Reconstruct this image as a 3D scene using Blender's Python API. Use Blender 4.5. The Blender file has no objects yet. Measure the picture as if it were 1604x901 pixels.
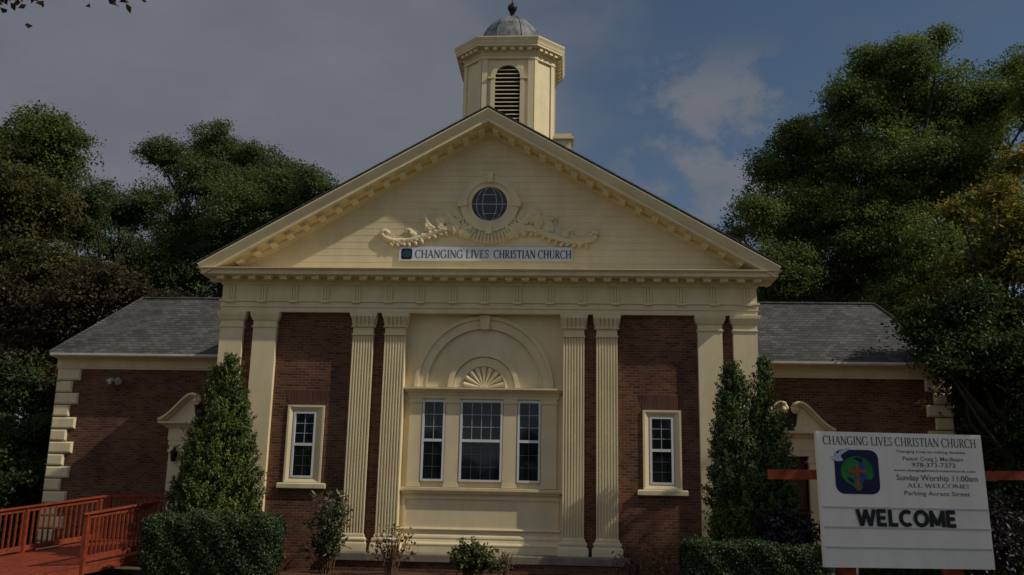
import bpy, bmesh, math, random
import numpy as np
from mathutils import Matrix, Vector

rng = np.random.default_rng(7)
random.seed(7)
R = math.radians
scn = bpy.context.scene
col = scn.collection

# ------------------------------------------------------------------ camera, sky, sun, exposure
cam_d = bpy.data.cameras.new('camera')
cam_d.sensor_width = 36.0
cam_d.lens = 36.0 * 1450 / 1604
cam_d.clip_start, cam_d.clip_end = 0.1, 3000
cam = bpy.data.objects.new('camera', cam_d)
col.objects.link(cam)
_f = Vector((-0.05973473, 0.97442142, 0.21664408))
_r = Vector((0.99818983, 0.05679016, 0.01979771))
_u = Vector((-0.00698807, -0.21743453, 0.97604989))
cam.matrix_world = Matrix(((_r.x, _u.x, -_f.x, 2.184), (_r.y, _u.y, -_f.y, -24.0), (_r.z, _u.z, -_f.z, 1.75), (0, 0, 0, 1)))
scn.camera = cam

SUN = Vector((math.sin(R(75)) * math.cos(R(41)), -math.cos(R(75)) * math.cos(R(41)), math.sin(R(41))))
sun_d = bpy.data.lights.new('sun', 'SUN')
sun_d.energy = 5.0
sun_d.angle = R(0.6)
sun_d.color = (1.0, 0.93, 0.80)
sun = bpy.data.objects.new('sun', sun_d)
col.objects.link(sun)
sun.rotation_euler = SUN.to_track_quat('Z', 'Y').to_euler()

scn.view_settings.view_transform = 'Standard'
scn.view_settings.look = 'None'
scn.view_settings.gamma = 1.0
scn.view_settings.use_curve_mapping = False
scn.view_settings.exposure = -0.83

w = bpy.data.worlds.new('World')
scn.world = w
w.use_nodes = True
nt = w.node_tree
nt.nodes.clear()
def wn(t, **k):
    n = nt.nodes.new(t)
    for a, b in k.items(): setattr(n, a, b)
    return n
L = nt.links.new
sky = wn('ShaderNodeTexSky', sky_type='NISHITA')
sky.sun_disc = False
sky.sun_elevation = R(41)
sky.sun_rotation = math.atan2(SUN.x, SUN.y)
sky.air_density = 1.15
sky.dust_density = 0.4
sky.ozone_density = 2.0
tc = wn('ShaderNodeTexCoord')
sep = wn('ShaderNodeSeparateXYZ'); L(tc.outputs['Generated'], sep.inputs[0])
# a high sheet of thin cloud over the western half of the sky
mp = wn('ShaderNodeMapping'); mp.inputs['Scale'].default_value = (1.6, 1.6, 3.4); L(tc.outputs['Generated'], mp.inputs[0])
n1 = wn('ShaderNodeTexNoise'); n1.inputs['Scale'].default_value = 2.2; n1.inputs['Detail'].default_value = 7; n1.inputs['Roughness'].default_value = .55; L(mp.outputs[0], n1.inputs['Vector'])
def math_(op, a, b=None, clamp=False):
    n = wn('ShaderNodeMath', operation=op, use_clamp=clamp)
    for i, v in enumerate((a, b)):
        if v is None: continue
        if isinstance(v, (int, float)): n.inputs[i].default_value = v
        else: L(v, n.inputs[i])
    return n.outputs[0]
def maprange(v, a, b, c=0., d=1.):
    n = wn('ShaderNodeMapRange', interpolation_type='SMOOTHSTEP')
    L(v, n.inputs[0])
    for i, q in enumerate((a, b, c, d)): n.inputs[i + 1].default_value = q
    return n.outputs[0]
west = math_('ADD', math_('MULTIPLY', sep.outputs['X'], -1.0), math_('MULTIPLY', math_('SUBTRACT', n1.outputs['Fac'], .5), .42))
west = math_('ADD', west, math_('MULTIPLY', sep.outputs['Z'], .12))
sheet = maprange(west, -.03, .20, .0, .93)
# a few small puffs low in the north east
n2 = wn('ShaderNodeTexNoise'); n2.inputs['Scale'].default_value = 12.5; n2.inputs['Detail'].default_value = 6; n2.inputs['Roughness'].default_value = .6
mp2 = wn('ShaderNodeMapping'); mp2.inputs['Location'].default_value = (.43, .1, .115); mp2.inputs['Scale'].default_value = (1, 1, 1.25); L(tc.outputs['Generated'], mp2.inputs[0]); L(mp2.outputs[0], n2.inputs['Vector'])
def band(o, a, b, c, d):
    return math_('MULTIPLY', maprange(o, a, b), maprange(o, c, d, 1., 0.))
bandz = band(sep.outputs['Z'], .20, .30, .40, .47)
bandx = band(sep.outputs['X'], .02, .10, .19, .27)
puff = math_('MULTIPLY', maprange(n2.outputs['Fac'], .45, .61), math_('MULTIPLY', bandz, bandx))
veil = math_('MULTIPLY', maprange(n1.outputs['Fac'], .5, .75), .15)
allc = math_('MAXIMUM', math_('MAXIMUM', sheet, math_('MULTIPLY', puff, .85)), veil)
n3 = wn('ShaderNodeTexNoise'); n3.inputs['Scale'].default_value = 4.5; n3.inputs['Detail'].default_value = 5; L(mp.outputs[0], n3.inputs['Vector'])
cr = wn('ShaderNodeMix', data_type='RGBA'); L(maprange(n3.outputs['Fac'], .3, .7), cr.inputs['Factor'])
cr.inputs[6].default_value = (7.0, 7.4, 8.8, 1); cr.inputs[7].default_value = (8.2, 8.6, 9.9, 1)
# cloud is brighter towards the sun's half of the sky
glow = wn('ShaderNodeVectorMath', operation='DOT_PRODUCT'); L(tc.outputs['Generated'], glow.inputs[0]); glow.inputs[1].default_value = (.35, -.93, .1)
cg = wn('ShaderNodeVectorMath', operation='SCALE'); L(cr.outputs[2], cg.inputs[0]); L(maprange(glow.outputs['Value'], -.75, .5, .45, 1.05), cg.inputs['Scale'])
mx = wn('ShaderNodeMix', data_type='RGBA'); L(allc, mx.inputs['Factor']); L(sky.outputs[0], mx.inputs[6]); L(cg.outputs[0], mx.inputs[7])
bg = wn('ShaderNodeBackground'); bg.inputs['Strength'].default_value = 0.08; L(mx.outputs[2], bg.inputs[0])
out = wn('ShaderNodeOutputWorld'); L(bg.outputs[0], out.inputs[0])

# ------------------------------------------------------------------ materials
def mat(name, base, rough=.7, var=.12, vscale=3.0, bump=0., bscale=40., spec=.3, metal=0., var2=None):
    m = bpy.data.materials.new(name); m.use_nodes = True
    t = m.node_tree; b = t.nodes['Principled BSDF']
    b.inputs['Roughness'].default_value = rough
    b.inputs['Specular IOR Level'].default_value = spec
    b.inputs['Metallic'].default_value = metal
    tc = t.nodes.new('ShaderNodeTexCoord')
    n = t.nodes.new('ShaderNodeTexNoise'); n.inputs['Scale'].default_value = vscale; n.inputs['Detail'].default_value = 8; n.inputs['Roughness'].default_value = .65
    t.links.new(tc.outputs['Object'], n.inputs['Vector'])
    r = t.nodes.new('ShaderNodeValToRGB')
    r.color_ramp.elements[0].position = .3; r.color_ramp.elements[1].position = .7
    r.color_ramp.elements[0].color = (*[c * (1 - var) for c in base], 1)
    r.color_ramp.elements[1].color = (*[min(1, c * (1 + var)) for c in (var2 or base)], 1)
    t.links.new(n.outputs['Fac'], r.inputs[0]); t.links.new(r.outputs[0], b.inputs['Base Color'])
    if bump:
        n2 = t.nodes.new('ShaderNodeTexNoise'); n2.inputs['Scale'].default_value = bscale; n2.inputs['Detail'].default_value = 6
        t.links.new(tc.outputs['Object'], n2.inputs['Vector'])
        bp = t.nodes.new('ShaderNodeBump'); bp.inputs['Strength'].default_value = bump; bp.inputs['Distance'].default_value = .02
        t.links.new(n2.outputs['Fac'], bp.inputs['Height']); t.links.new(bp.outputs[0], b.inputs['Normal'])
    return m

def weather(m, amt=.16):
    t = m.node_tree; b = t.nodes['Principled BSDF']; l = b.inputs['Base Color'].links[0]; src = l.from_socket
    tc = t.nodes.new('ShaderNodeTexCoord'); mp = t.nodes.new('ShaderNodeMapping'); mp.inputs['Scale'].default_value = (2.6, 2.6, .5); t.links.new(tc.outputs['Object'], mp.inputs[0])
    n = t.nodes.new('ShaderNodeTexNoise'); n.inputs['Scale'].default_value = 1.0; n.inputs['Detail'].default_value = 9; n.inputs['Roughness'].default_value = .7; t.links.new(mp.outputs[0], n.inputs['Vector'])
    r = t.nodes.new('ShaderNodeMapRange'); t.links.new(n.outputs['Fac'], r.inputs[0]); r.inputs[1].default_value = .32; r.inputs[2].default_value = .62; r.inputs[3].default_value = 1 - amt; r.inputs[4].default_value = 1.03
    mx = t.nodes.new('ShaderNodeMix'); mx.data_type = 'RGBA'; mx.blend_type = 'MULTIPLY'; mx.inputs['Factor'].default_value = 1
    t.links.new(src, mx.inputs[6]); t.links.new(r.outputs[0], mx.inputs[7]); t.links.new(mx.outputs[2], b.inputs['Base Color'])
    return m
def brickmat(name, c1, c2, mortar, bw, bh, mw, rough=.85, bump=.5, squash=1., offs=.5, vertical=False, stain=.35, planar=False):
    m = bpy.data.materials.new(name); m.use_nodes = True
    t = m.node_tree; b = t.nodes['Principled BSDF']; b.inputs['Roughness'].default_value = rough
    b.inputs['Specular IOR Level'].default_value = .25
    N = t.nodes.new; K = t.links.new
    tc = N('ShaderNodeTexCoord'); g = N('ShaderNodeNewGeometry')
    sp = N('ShaderNodeSeparateXYZ'); K(tc.outputs['Object'], sp.inputs[0])
    sn = N('ShaderNodeSeparateXYZ'); K(g.outputs['True Normal'], sn.inputs[0])
    def mth(op, a, b=None):
        n = N('ShaderNodeMath'); n.operation = op
        for i, v in enumerate((a, b)):
            if v is None: continue
            if isinstance(v, (int, float)): n.inputs[i].default_value = v
            else: K(v, n.inputs[i])
        return n.outputs[0]
    isx = mth('GREATER_THAN', mth('ABSOLUTE', sn.outputs['X']), mth('ABSOLUTE', sn.outputs['Y']))
    u = mth('ADD', mth('MULTIPLY', sp.outputs['Y'], isx), mth('MULTIPLY', sp.outputs['X'], mth('SUBTRACT', 1.0, isx)))
    cb = N('ShaderNodeCombineXYZ')
    nj = N('ShaderNodeTexNoise'); nj.inputs['Scale'].default_value = 2.5; nj.inputs['Detail'].default_value = 4; K(tc.outputs['Object'], nj.inputs['Vector'])
    wob = mth('MULTIPLY', mth('SUBTRACT', nj.outputs['Fac'], .5), bh * .35)
    vz = mth('ADD', sp.outputs['Z'], wob)
    if vertical: K(vz, cb.inputs[0]); K(u, cb.inputs[1])
    else: K(u, cb.inputs[0]); K(vz, cb.inputs[1])
    bt = N('ShaderNodeTexBrick'); K(cb.outputs[0], bt.inputs['Vector'])
    bt.inputs['Scale'].default_value = 1.0; bt.inputs['Brick Width'].default_value = bw; bt.inputs['Row Height'].default_value = bh
    bt.inputs['Mortar Size'].default_value = mw; bt.inputs['Mortar Smooth'].default_value = .3; bt.inputs['Bias'].default_value = -.1
    bt.offset = offs
    bt.inputs['Color1'].default_value = (*c1, 1); bt.inputs['Color2'].default_value = (*c2, 1); bt.inputs['Mortar'].default_value = (*mortar, 1)
    n = N('ShaderNodeTexNoise'); n.inputs['Scale'].default_value = .9; n.inputs['Detail'].default_value = 9; n.inputs['Roughness'].default_value = .7; K(tc.outputs['Object'], n.inputs['Vector'])
    mr = N('ShaderNodeMapRange'); K(n.outputs['Fac'], mr.inputs[0]); mr.inputs[1].default_value = .3; mr.inputs[2].default_value = .7; mr.inputs[3].default_value = 1 - stain; mr.inputs[4].default_value = 1 + stain * .6
    mxx = N('ShaderNodeMix'); mxx.data_type = 'RGBA'; mxx.blend_type = 'MULTIPLY'; mxx.inputs['Factor'].default_value = 1
    K(bt.outputs['Color'], mxx.inputs[6]); K(mr.outputs[0], mxx.inputs[7]); K(mxx.outputs[2], b.inputs['Base Color'])
    hh = mth('ADD', mth('MULTIPLY', bt.outputs['Fac'], -1.0), mth('MULTIPLY', nj.outputs['Fac'], .3))
    n4 = N('ShaderNodeTexNoise'); n4.inputs['Scale'].default_value = 45; n4.inputs['Detail'].default_value = 5; K(tc.outputs['Object'], n4.inputs['Vector'])
    hh = mth('ADD', hh, mth('MULTIPLY', n4.outputs['Fac'], .8))
    bp = N('ShaderNodeBump'); bp.inputs['Strength'].default_value = bump; bp.inputs['Distance'].default_value = .012
    K(hh, bp.inputs['Height']); K(bp.outputs[0], b.inputs['Normal'])
    return m

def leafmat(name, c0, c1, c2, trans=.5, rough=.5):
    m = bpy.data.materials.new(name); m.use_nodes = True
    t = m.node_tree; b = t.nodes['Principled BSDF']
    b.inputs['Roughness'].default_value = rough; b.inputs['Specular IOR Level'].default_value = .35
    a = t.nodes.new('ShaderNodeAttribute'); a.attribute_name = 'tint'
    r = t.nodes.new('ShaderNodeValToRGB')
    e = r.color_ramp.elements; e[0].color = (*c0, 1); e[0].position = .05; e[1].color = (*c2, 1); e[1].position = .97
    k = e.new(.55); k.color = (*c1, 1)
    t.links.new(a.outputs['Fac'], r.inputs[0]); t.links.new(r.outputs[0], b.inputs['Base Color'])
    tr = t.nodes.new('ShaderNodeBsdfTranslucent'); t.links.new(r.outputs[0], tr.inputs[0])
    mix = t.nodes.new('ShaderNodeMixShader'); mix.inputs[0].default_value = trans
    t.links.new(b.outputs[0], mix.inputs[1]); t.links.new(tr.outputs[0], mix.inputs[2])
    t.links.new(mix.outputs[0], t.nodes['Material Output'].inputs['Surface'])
    return m

def tympmat(name, base):
    m = mat(name, base, .6, .06, 1.5)
    t = m.node_tree; b = t.nodes['Principled BSDF']
    tc = t.nodes.new('ShaderNodeTexCoord'); sp = t.nodes.new('ShaderNodeSeparateXYZ'); t.links.new(tc.outputs['Object'], sp.inputs[0])
    md = t.nodes.new('ShaderNodeMath'); md.operation = 'FRACT'
    ml = t.nodes.new('ShaderNodeMath'); ml.operation = 'MULTIPLY'; ml.inputs[1].default_value = 1 / .19
    t.links.new(sp.outputs['Z'], ml.inputs[0]); t.links.new(ml.outputs[0], md.inputs[0])
    pw = t.nodes.new('ShaderNodeMapRange'); t.links.new(md.outputs[0], pw.inputs[0])
    pw.inputs[1].default_value = 0; pw.inputs[2].default_value = .10; pw.inputs[3].default_value = 0; pw.inputs[4].default_value = 1
    bp = t.nodes.new('ShaderNodeBump'); bp.inputs['Strength'].default_value = .55; bp.inputs['Distance'].default_value = .02
    t.links.new(pw.outputs[0], bp.inputs['Height']); t.links.new(bp.outputs[0], b.inputs['Normal'])
    return m

CREAM = (.72, .60, .365)
M = {}
M['cream'] = mat('cream_paint', CREAM, .55, .07, 1.6, bump=.06, bscale=25)
M['board'] = tympmat('cream_boards', CREAM)
M['brick'] = brickmat('red_brick', (.195, .074, .037), (.072, .031, .019), (.18, .115, .070), .21, .072, .011, bump=.9, stain=.5)
M['soldier'] = brickmat('soldier_brick', (.125, .045, .030), (.075, .028, .022), (.12, .072, .052), .40, .072, .009, vertical=True, offs=0.)
M['shingle'] = brickmat('roof_shingles', (.108, .104, .095), (.055, .053, .050), (.038, .037, .036), .22, .095, .008, bump=1., stain=.4)
M['white'] = mat('white_vinyl', (.68, .68, .66), .4, .04, 4)
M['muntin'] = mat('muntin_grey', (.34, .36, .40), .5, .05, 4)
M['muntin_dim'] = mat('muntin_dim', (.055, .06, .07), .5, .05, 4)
M['gutter'] = mat('white_gutter', (.62, .58, .47), .5, .06, 3)
M['stone'] = mat('ledge_stone', (.24, .20, .155), .85, .2, 3, bump=.3)
M['dome'] = mat('weathered_lead', (.17, .175, .18), .8, .75, 3.2, bump=.5, bscale=9)
M['iron'] = mat('dark_iron', (.035, .03, .028), .45, .3, 8, metal=.5)
M['louver'] = mat('louver_dark', (.012, .010, .009), .9, .2, 5)
M['door'] = mat('brown_door', (.10, .045, .025), .45, .2, 6)
M['red'] = mat('red_stain', (.25, .043, .014), .7, .4, 7, bump=.2, bscale=60)
M['sign'] = mat('sign_white', (.83, .76, .665), .45, .05, 1.2)
M['banner'] = mat('banner_vinyl', (.58, .60, .64), .5, .08, 1.5)
M['track'] = mat('sign_track', (.50, .50, .50), .4, .06, 5)
M['ink'] = mat('letter_black', (.012, .012, .014), .5, .1, 5)
M['inkgrey'] = mat('letter_grey', (.095, .10, .098), .6, .1, 5)
M['inkblue'] = mat('letter_blue_grey', (.045, .055, .085), .6, .1, 5)
M['navy'] = mat('emblem_navy', (.006, .007, .045), .45, .3, 9)
M['green'] = mat('emblem_green', (.014, .17, .035), .5, .4, 6)
M['blue'] = mat('emblem_blue', (.012, .07, .26), .5, .4, 7)
M['teal'] = mat('emblem_teal', (.012, .06, .07), .5, .4, 7)
M['cross'] = mat('emblem_cross', (.34, .06, .015), .5, .3, 7)
M['dove'] = mat('emblem_dove', (.48, .52, .62), .5, .2, 7)
M['mulch'] = mat('bark_mulch', (.085, .035, .018), .95, .55, 14, bump=1., bscale=35)
M['lawn'] = mat('lawn', (.105, .092, .042), .95, .5, 3, bump=.8, bscale=50)
M['asphalt'] = mat('asphalt', (.05, .05, .052), .9, .2, 6, bump=.4, bscale=90)
M['concrete'] = mat('concrete', (.32, .30, .27), .9, .15, 2, bump=.2, bscale=60)
M['bark'] = mat('tree_bark', (.040, .032, .024), .95, .4, 6, bump=.8, bscale=18)
M['twig'] = mat('dry_twig', (.15, .09, .05), .9, .3, 9)
M['lamp'] = mat('fixture_grey', (.40, .38, .36), .5, .1, 6)
M['cable'] = mat('cable_grey', (.10, .10, .10), .7, .1, 6)
g = bpy.data.materials.new('window_glass'); g.use_nodes = True
b = g.node_tree.nodes['Principled BSDF']
_n = g.node_tree.nodes.new('ShaderNodeTexNoise'); _n.inputs['Scale'].default_value = 1.3
_c = g.node_tree.nodes.new('ShaderNodeTexCoord'); g.node_tree.links.new(_c.outputs['Object'], _n.inputs['Vector'])
_b = g.node_tree.nodes.new('ShaderNodeBump'); _b.inputs['Strength'].default_value = .06; _b.inputs['Distance'].default_value = .05
g.node_tree.links.new(_n.outputs['Fac'], _b.inputs['Height']); g.node_tree.links.new(_b.outputs[0], b.inputs['Normal'])
b.inputs['Base Color'].default_value = (.010, .011, .013, 1); b.inputs['Roughness'].default_value = .05; b.inputs['Specular IOR Level'].default_value = .42
M['glass'] = g
M['lf_dark'] = leafmat('leaf_dark', (0.023, 0.044, 0.016), (0.052, 0.086, 0.023), (0.111, 0.137, 0.036))
M['lf_olive'] = leafmat('leaf_olive', (0.054, 0.061, 0.018), (0.118, 0.115, 0.029), (0.269, 0.171, 0.04))
M['lf_rust'] = leafmat('leaf_rust', (.036, .032, .014), (.080, .062, .028), (.145, .085, .040))
M['lf_locust'] = leafmat('leaf_locust', (0.047, 0.078, 0.025), (0.11, 0.162, 0.045), (0.224, 0.246, 0.073))
M['lf_oak'] = leafmat('leaf_oak', (0.053, 0.085, 0.021), (0.127, 0.172, 0.034), (0.253, 0.287, 0.055))
M['lf_maple'] = leafmat('leaf_maple', (.05, .075, .014), (.125, .14, .022), (.36, .27, .03))
M['lf_near'] = leafmat('leaf_near', (.020, .038, .010), (.046, .075, .016), (.13, .14, .026))
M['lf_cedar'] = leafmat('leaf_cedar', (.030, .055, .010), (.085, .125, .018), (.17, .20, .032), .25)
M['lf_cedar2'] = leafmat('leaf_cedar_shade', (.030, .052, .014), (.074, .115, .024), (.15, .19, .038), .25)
M['lf_hedge'] = leafmat('leaf_hedge', (0.016, 0.03, 0.009), (0.039, 0.064, 0.018), (0.098, 0.132, 0.032), .15)
M['lf_purple'] = leafmat('leaf_purple', (.012, .010, .012), (.028, .018, .024), (.065, .045, .055), .2)
M['lf_varieg'] = leafmat('leaf_variegated', (.025, .045, .016), (.065, .085, .035), (.30, .29, .17), .25)
M['lf_dry'] = leafmat('leaf_dry', (.06, .030, .016), (.14, .075, .035), (.24, .15, .07), .3)
M['lf_holly'] = leafmat('leaf_holly', (0.012, 0.02, 0.008), (0.03, 0.046, 0.014), (0.2, 0.19, 0.022), .2)
M['lf_fall'] = leafmat('leaf_fall', (.05, .04, .012), (.16, .085, .02), (.26, .12, .025), .4)

for k_, a_ in (('cream', .10), ('board', .09), ('red', .35), ('sign', .10), ('stone', .3), ('white', .1), ('gutter', .25), ('concrete', .3)): weather(M[k_], a_)
# ------------------------------------------------------------------ mesh helpers
class MB:
    def __init__(s): s.v = []; s.f = []
    def add(s, vs, fs):
        o = len(s.v); s.v += [tuple(p) for p in vs]; s.f += [tuple(i + o for i in f) for f in fs]
        return s
    def box(s, x0, x1, y0, y1, z0, z1, c=0.):
        if c <= 0:
            return s.add([(x0, y0, z0), (x1, y0, z0), (x1, y1, z0), (x0, y1, z0), (x0, y0, z1), (x1, y0, z1), (x1, y1, z1), (x0, y1, z1)],
                         [(0, 3, 2, 1), (4, 5, 6, 7), (0, 1, 5, 4), (1, 2, 6, 5), (2, 3, 7, 6), (3, 0, 4, 7)])
        # front face chamfered towards -Y (a rusticated block)
        return s.add([(x0, y0 + c, z0), (x1, y0 + c, z0), (x1, y1, z0), (x0, y1, z0), (x0, y0 + c, z1), (x1, y0 + c, z1), (x1, y1, z1), (x0, y1, z1),
                      (x0 + c, y0, z0 + c), (x1 - c, y0, z0 + c), (x1 - c, y0, z1 - c), (x0 + c, y0, z1 - c)],
                     [(0, 3, 2, 1), (4, 5, 6, 7), (1, 2, 6, 5), (2, 3, 7, 6), (3, 0, 4, 7), (8, 9, 10, 11), (0, 1, 9, 8), (1, 5, 10, 9), (5, 4, 11, 10), (4, 0, 8, 11)])
    def bar(s, a, b, wx, wz, up=(0, 0, 1)):
        a = Vector(a); b = Vector(b); d = (b - a).normalized(); up = Vector(up)
        x = d.cross(up).normalized() * wx / 2; z = x.cross(d).normalized() * wz / 2
        vs = [p + i * x + j * z for p in (a, b) for i, j in ((-1, -1), (1, -1), (1, 1), (-1, 1))]
        return s.add(vs, [(0, 1, 2, 3), (7, 6, 5, 4), (0, 4, 5, 1), (1, 5, 6, 2), (2, 6, 7, 3), (3, 7, 4, 0)])
    def tube(s, pts, rads, n=8, flat=1., axis=None):
        pts = [Vector(p) for p in pts]; rings = []
        for i, p in enumerate(pts):
            d = (pts[min(i + 1, len(pts) - 1)] - pts[max(i - 1, 0)]).normalized()
            ref = Vector(axis) if axis else (Vector((0, 0, 1)) if abs(d.z) < .9 else Vector((1, 0, 0)))
            x = d.cross(ref).normalized(); y = d.cross(x).normalized()
            rings.append([p + (x * math.cos(2 * math.pi * k / n) + y * math.sin(2 * math.pi * k / n) * flat) * rads[i] for k in range(n)])
        vs = [q for r in rings for q in r]
        fs = [(i * n + k, i * n + (k + 1) % n, (i + 1) * n + (k + 1) % n, (i + 1) * n + k) for i in range(len(pts) - 1) for k in range(n)]
        fs += [tuple(range(n))[::-1], tuple((len(pts) - 1) * n + k for k in range(n))]
        return s.add(vs, fs)
    def lathe(s, prof, c=(0, 0), n=24):
        vs = [(c[0] + r * math.cos(2 * math.pi * k / n), c[1] + r * math.sin(2 * math.pi * k / n), z) for r, z in prof for k in range(n)]
        m = len(prof)
        fs = [(i * n + k, i * n + (k + 1) % n, (i + 1) * n + (k + 1) % n, (i + 1) * n + k) for i in range(m - 1) for k in range(n)]
        fs += [tuple(range(n))[::-1], tuple((m - 1) * n + k for k in range(n))]
        return s.add(vs, fs)
    def ball(s, c, r, n=12, m=8, sc=(1, 1, 1)):
        c = Vector(c)
        vs = [(c.x + sc[0] * r * math.sin(math.pi * i / m) * math.cos(2 * math.pi * k / n), c.y + sc[1] * r * math.sin(math.pi * i / m) * math.sin(2 * math.pi * k / n), c.z + sc[2] * r * math.cos(math.pi * i / m)) for i in range(1, m) for k in range(n)]
        o = len(vs); vs += [(c.x, c.y, c.z + sc[2] * r), (c.x, c.y, c.z - sc[2] * r)]
        fs = [(i * n + k, i * n + (k + 1) % n, (i + 1) * n + (k + 1) % n, (i + 1) * n + k) for i in range(m - 2) for k in range(n)]
        fs += [(o, (k + 1) % n, k) for k in range(n)] + [(o + 1, (m - 2) * n + k, (m - 2) * n + (k + 1) % n) for k in range(n)]
        return s.add(vs, fs)
    def sweep(s, path, prof, closed=False, mp=lambda u, v, w: (u, v, w)):
        n = len(path); P = [Vector(p) for p in path]; nn = []
        for i in range(n):
            segs = []
            if closed or i > 0: segs.append((P[i] - P[i - 1]).normalized())
            if closed or i < n - 1: segs.append((P[(i + 1) % n] - P[i]).normalized())
            ns = [Vector((d.y, -d.x)) for d in segs]
            nn.append(ns[0] if len(ns) == 1 else (ns[0] + ns[1]) / (1 + ns[0].dot(ns[1])))
        m = len(prof)
        vs = [mp(P[i].x + nn[i].x * o, P[i].y + nn[i].y * o, w_) for i in range(n) for o, w_ in prof]
        fs = []
        for i in range(n if closed else n - 1):
            a, b_ = i * m, ((i + 1) % n) * m
            fs += [(a + k, a + (k + 1) % m, b_ + (k + 1) % m, b_ + k) for k in range(m)]
        if not closed: fs += [tuple(range(m)), tuple((n - 1) * m + k for k in range(m))[::-1]]
        return s.add(vs, fs)
    def prism(s, poly, y0, y1, mp=lambda u, v, w: (u, w, v)):
        n = len(poly)
        vs = [mp(u, v, y0) for u, v in poly] + [mp(u, v, y1) for u, v in poly]
        return s.add(vs, [tuple(range(n)), tuple(range(2 * n - 1, n - 1, -1))] + [(k, n + k, n + (k + 1) % n, (k + 1) % n) for k in range(n)])
    def ring(s, cx, cz, ri, ro, y0, y1, a0=0., a1=360., n=48, ex=1., ez=1.):
        """flat ring or arch of rectangular section in the XZ plane"""
        full = abs(a1 - a0) >= 360
        k = n if full else n + 1
        vs = []
        for i in range(k):
            a = R(a0 + (a1 - a0) * i / n); c_, s_ = math.cos(a), math.sin(a)
            vs += [(cx + r * c_ * ex, y, cz + r * s_ * ez) for r, y in ((ri, y0), (ro, y0), (ro, y1), (ri, y1))]
        fs = []
        for i in range(n):
            a, b_ = i * 4, ((i + 1) % k) * 4
            fs += [(a + q, a + (q + 1) % 4, b_ + (q + 1) % 4, b_ + q) for q in range(4)]
        if not full: fs += [(0, 1, 2, 3), tuple((k - 1) * 4 + q for q in (3, 2, 1, 0))]
        return s.add(vs, fs)
    def hring(s, cx, cz, rc, rt, y, a0, a1, n=40, fl=.6):
        """half-round moulding bent along an arc in the XZ plane"""
        pts = [(cx + rc * math.cos(R(a0 + (a1 - a0) * i / n)), y, cz + rc * math.sin(R(a0 + (a1 - a0) * i / n))) for i in range(n + 1)]
        return s.tube(pts, [rt] * (n + 1), 8, fl, axis=(0, 1, 0)) if False else s.tube(pts, [rt] * (n + 1), 8)

def children_fix(o, parent):
    o.parent = parent
    if parent.type == 'EMPTY': o.matrix_parent_inverse = Matrix.Translation(-Vector(parent.location))
def obj(name, mb, m, parent=None, smooth=None, recalc=True):
    me = bpy.data.meshes.new(name)
    me.from_pydata(mb.v, [], mb.f)
    if recalc:
        bm = bmesh.new(); bm.from_mesh(me); bmesh.ops.recalc_face_normals(bm, faces=bm.faces); bm.to_mesh(me); bm.free()
    me.materials.append(M[m] if isinstance(m, str) else m)
    if smooth:
        me.shade_smooth(); me.set_sharp_from_angle(angle=R(smooth))
    o = bpy.data.objects.new(name, me); col.objects.link(o)
    if parent: children_fix(o, parent)
    return o
def tag(o, label=None, cat=None, group=None, kind=None):
    if label: o['label'] = label
    if cat: o['category'] = cat
    if group: o['group'] = group
    if kind: o['kind'] = kind
    return o
def thing(name, label, cat, loc, group=None):
    o = bpy.data.objects.new(name, None); col.objects.link(o); o.location = loc; o.empty_display_size = .2
    return tag(o, label, cat, group)
def clone(src, parent, loc, rot=None, scale=None):
    c = src.copy(); col.objects.link(c); c.parent = parent; c.location = loc
    c.matrix_parent_inverse = Matrix.Translation(-Vector(parent.location)) if parent.type == 'EMPTY' else Matrix()
    if rot: c.rotation_euler = rot
    if scale: c.scale = scale
    return c
def spline(pts, n=8):
    P = [Vector(p) for p in pts]; P = [2 * P[0] - P[1]] + P + [2 * P[-1] - P[-2]]; o = []
    for i in range(1, len(P) - 2):
        for k in range(n):
            t = k / n; a, b_, c, d = P[i - 1], P[i], P[i + 1], P[i + 2]
            o.append(.5 * (2 * b_ + (c - a) * t + (2 * a - 5 * b_ + 4 * c - d) * t * t + (3 * b_ - a - 3 * c + d) * t ** 3))
    return o + [P[-2]]

# ------------------------------------------------------------------ ground
GZ = -.3
def sheet(name, x0, x1, y0, y1, z, m, nx=2, ny=2, amp=0.):
    xs = np.linspace(x0, x1, nx); ys = np.linspace(y0, y1, ny)
    mb = MB()
    mb.add([(x, y, z + (amp * (math.sin(x * 1.7 + y * 2.3) + math.sin(x * 3.1 - y * 1.9)) if 0 < i < nx - 1 and 0 < j < ny - 1 else 0)) for j, y in enumerate(ys) for i, x in enumerate(xs)],
           [(j * nx + i, j * nx + i + 1, (j + 1) * nx + i + 1, (j + 1) * nx + i) for j in range(ny - 1) for i in range(nx - 1)])
    o = obj(name, mb, m, recalc=False); tag(o, kind='structure'); return o
sheet('ground', -900, 900, -900, 900, GZ - .02, 'lawn')
sheet('mulch_bed', -7.6, 14.5, -5.2, 2.4, GZ + .07, 'mulch', 90, 40, .02)
sheet('pavement', -60, 60, -17.5, -15.6, GZ - .012, 'concrete')
sheet('road', -60, 60, -34, -19.2, GZ - .012, 'asphalt')

# ------------------------------------------------------------------ the church
church = thing('church', 'red brick church with cream temple front, six bays of pilasters and a domed belfry', 'church', (0, 6, GZ))
BY, PY, TY = .15, .31, .2     # brick face, centre panel face, tympanum face

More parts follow.
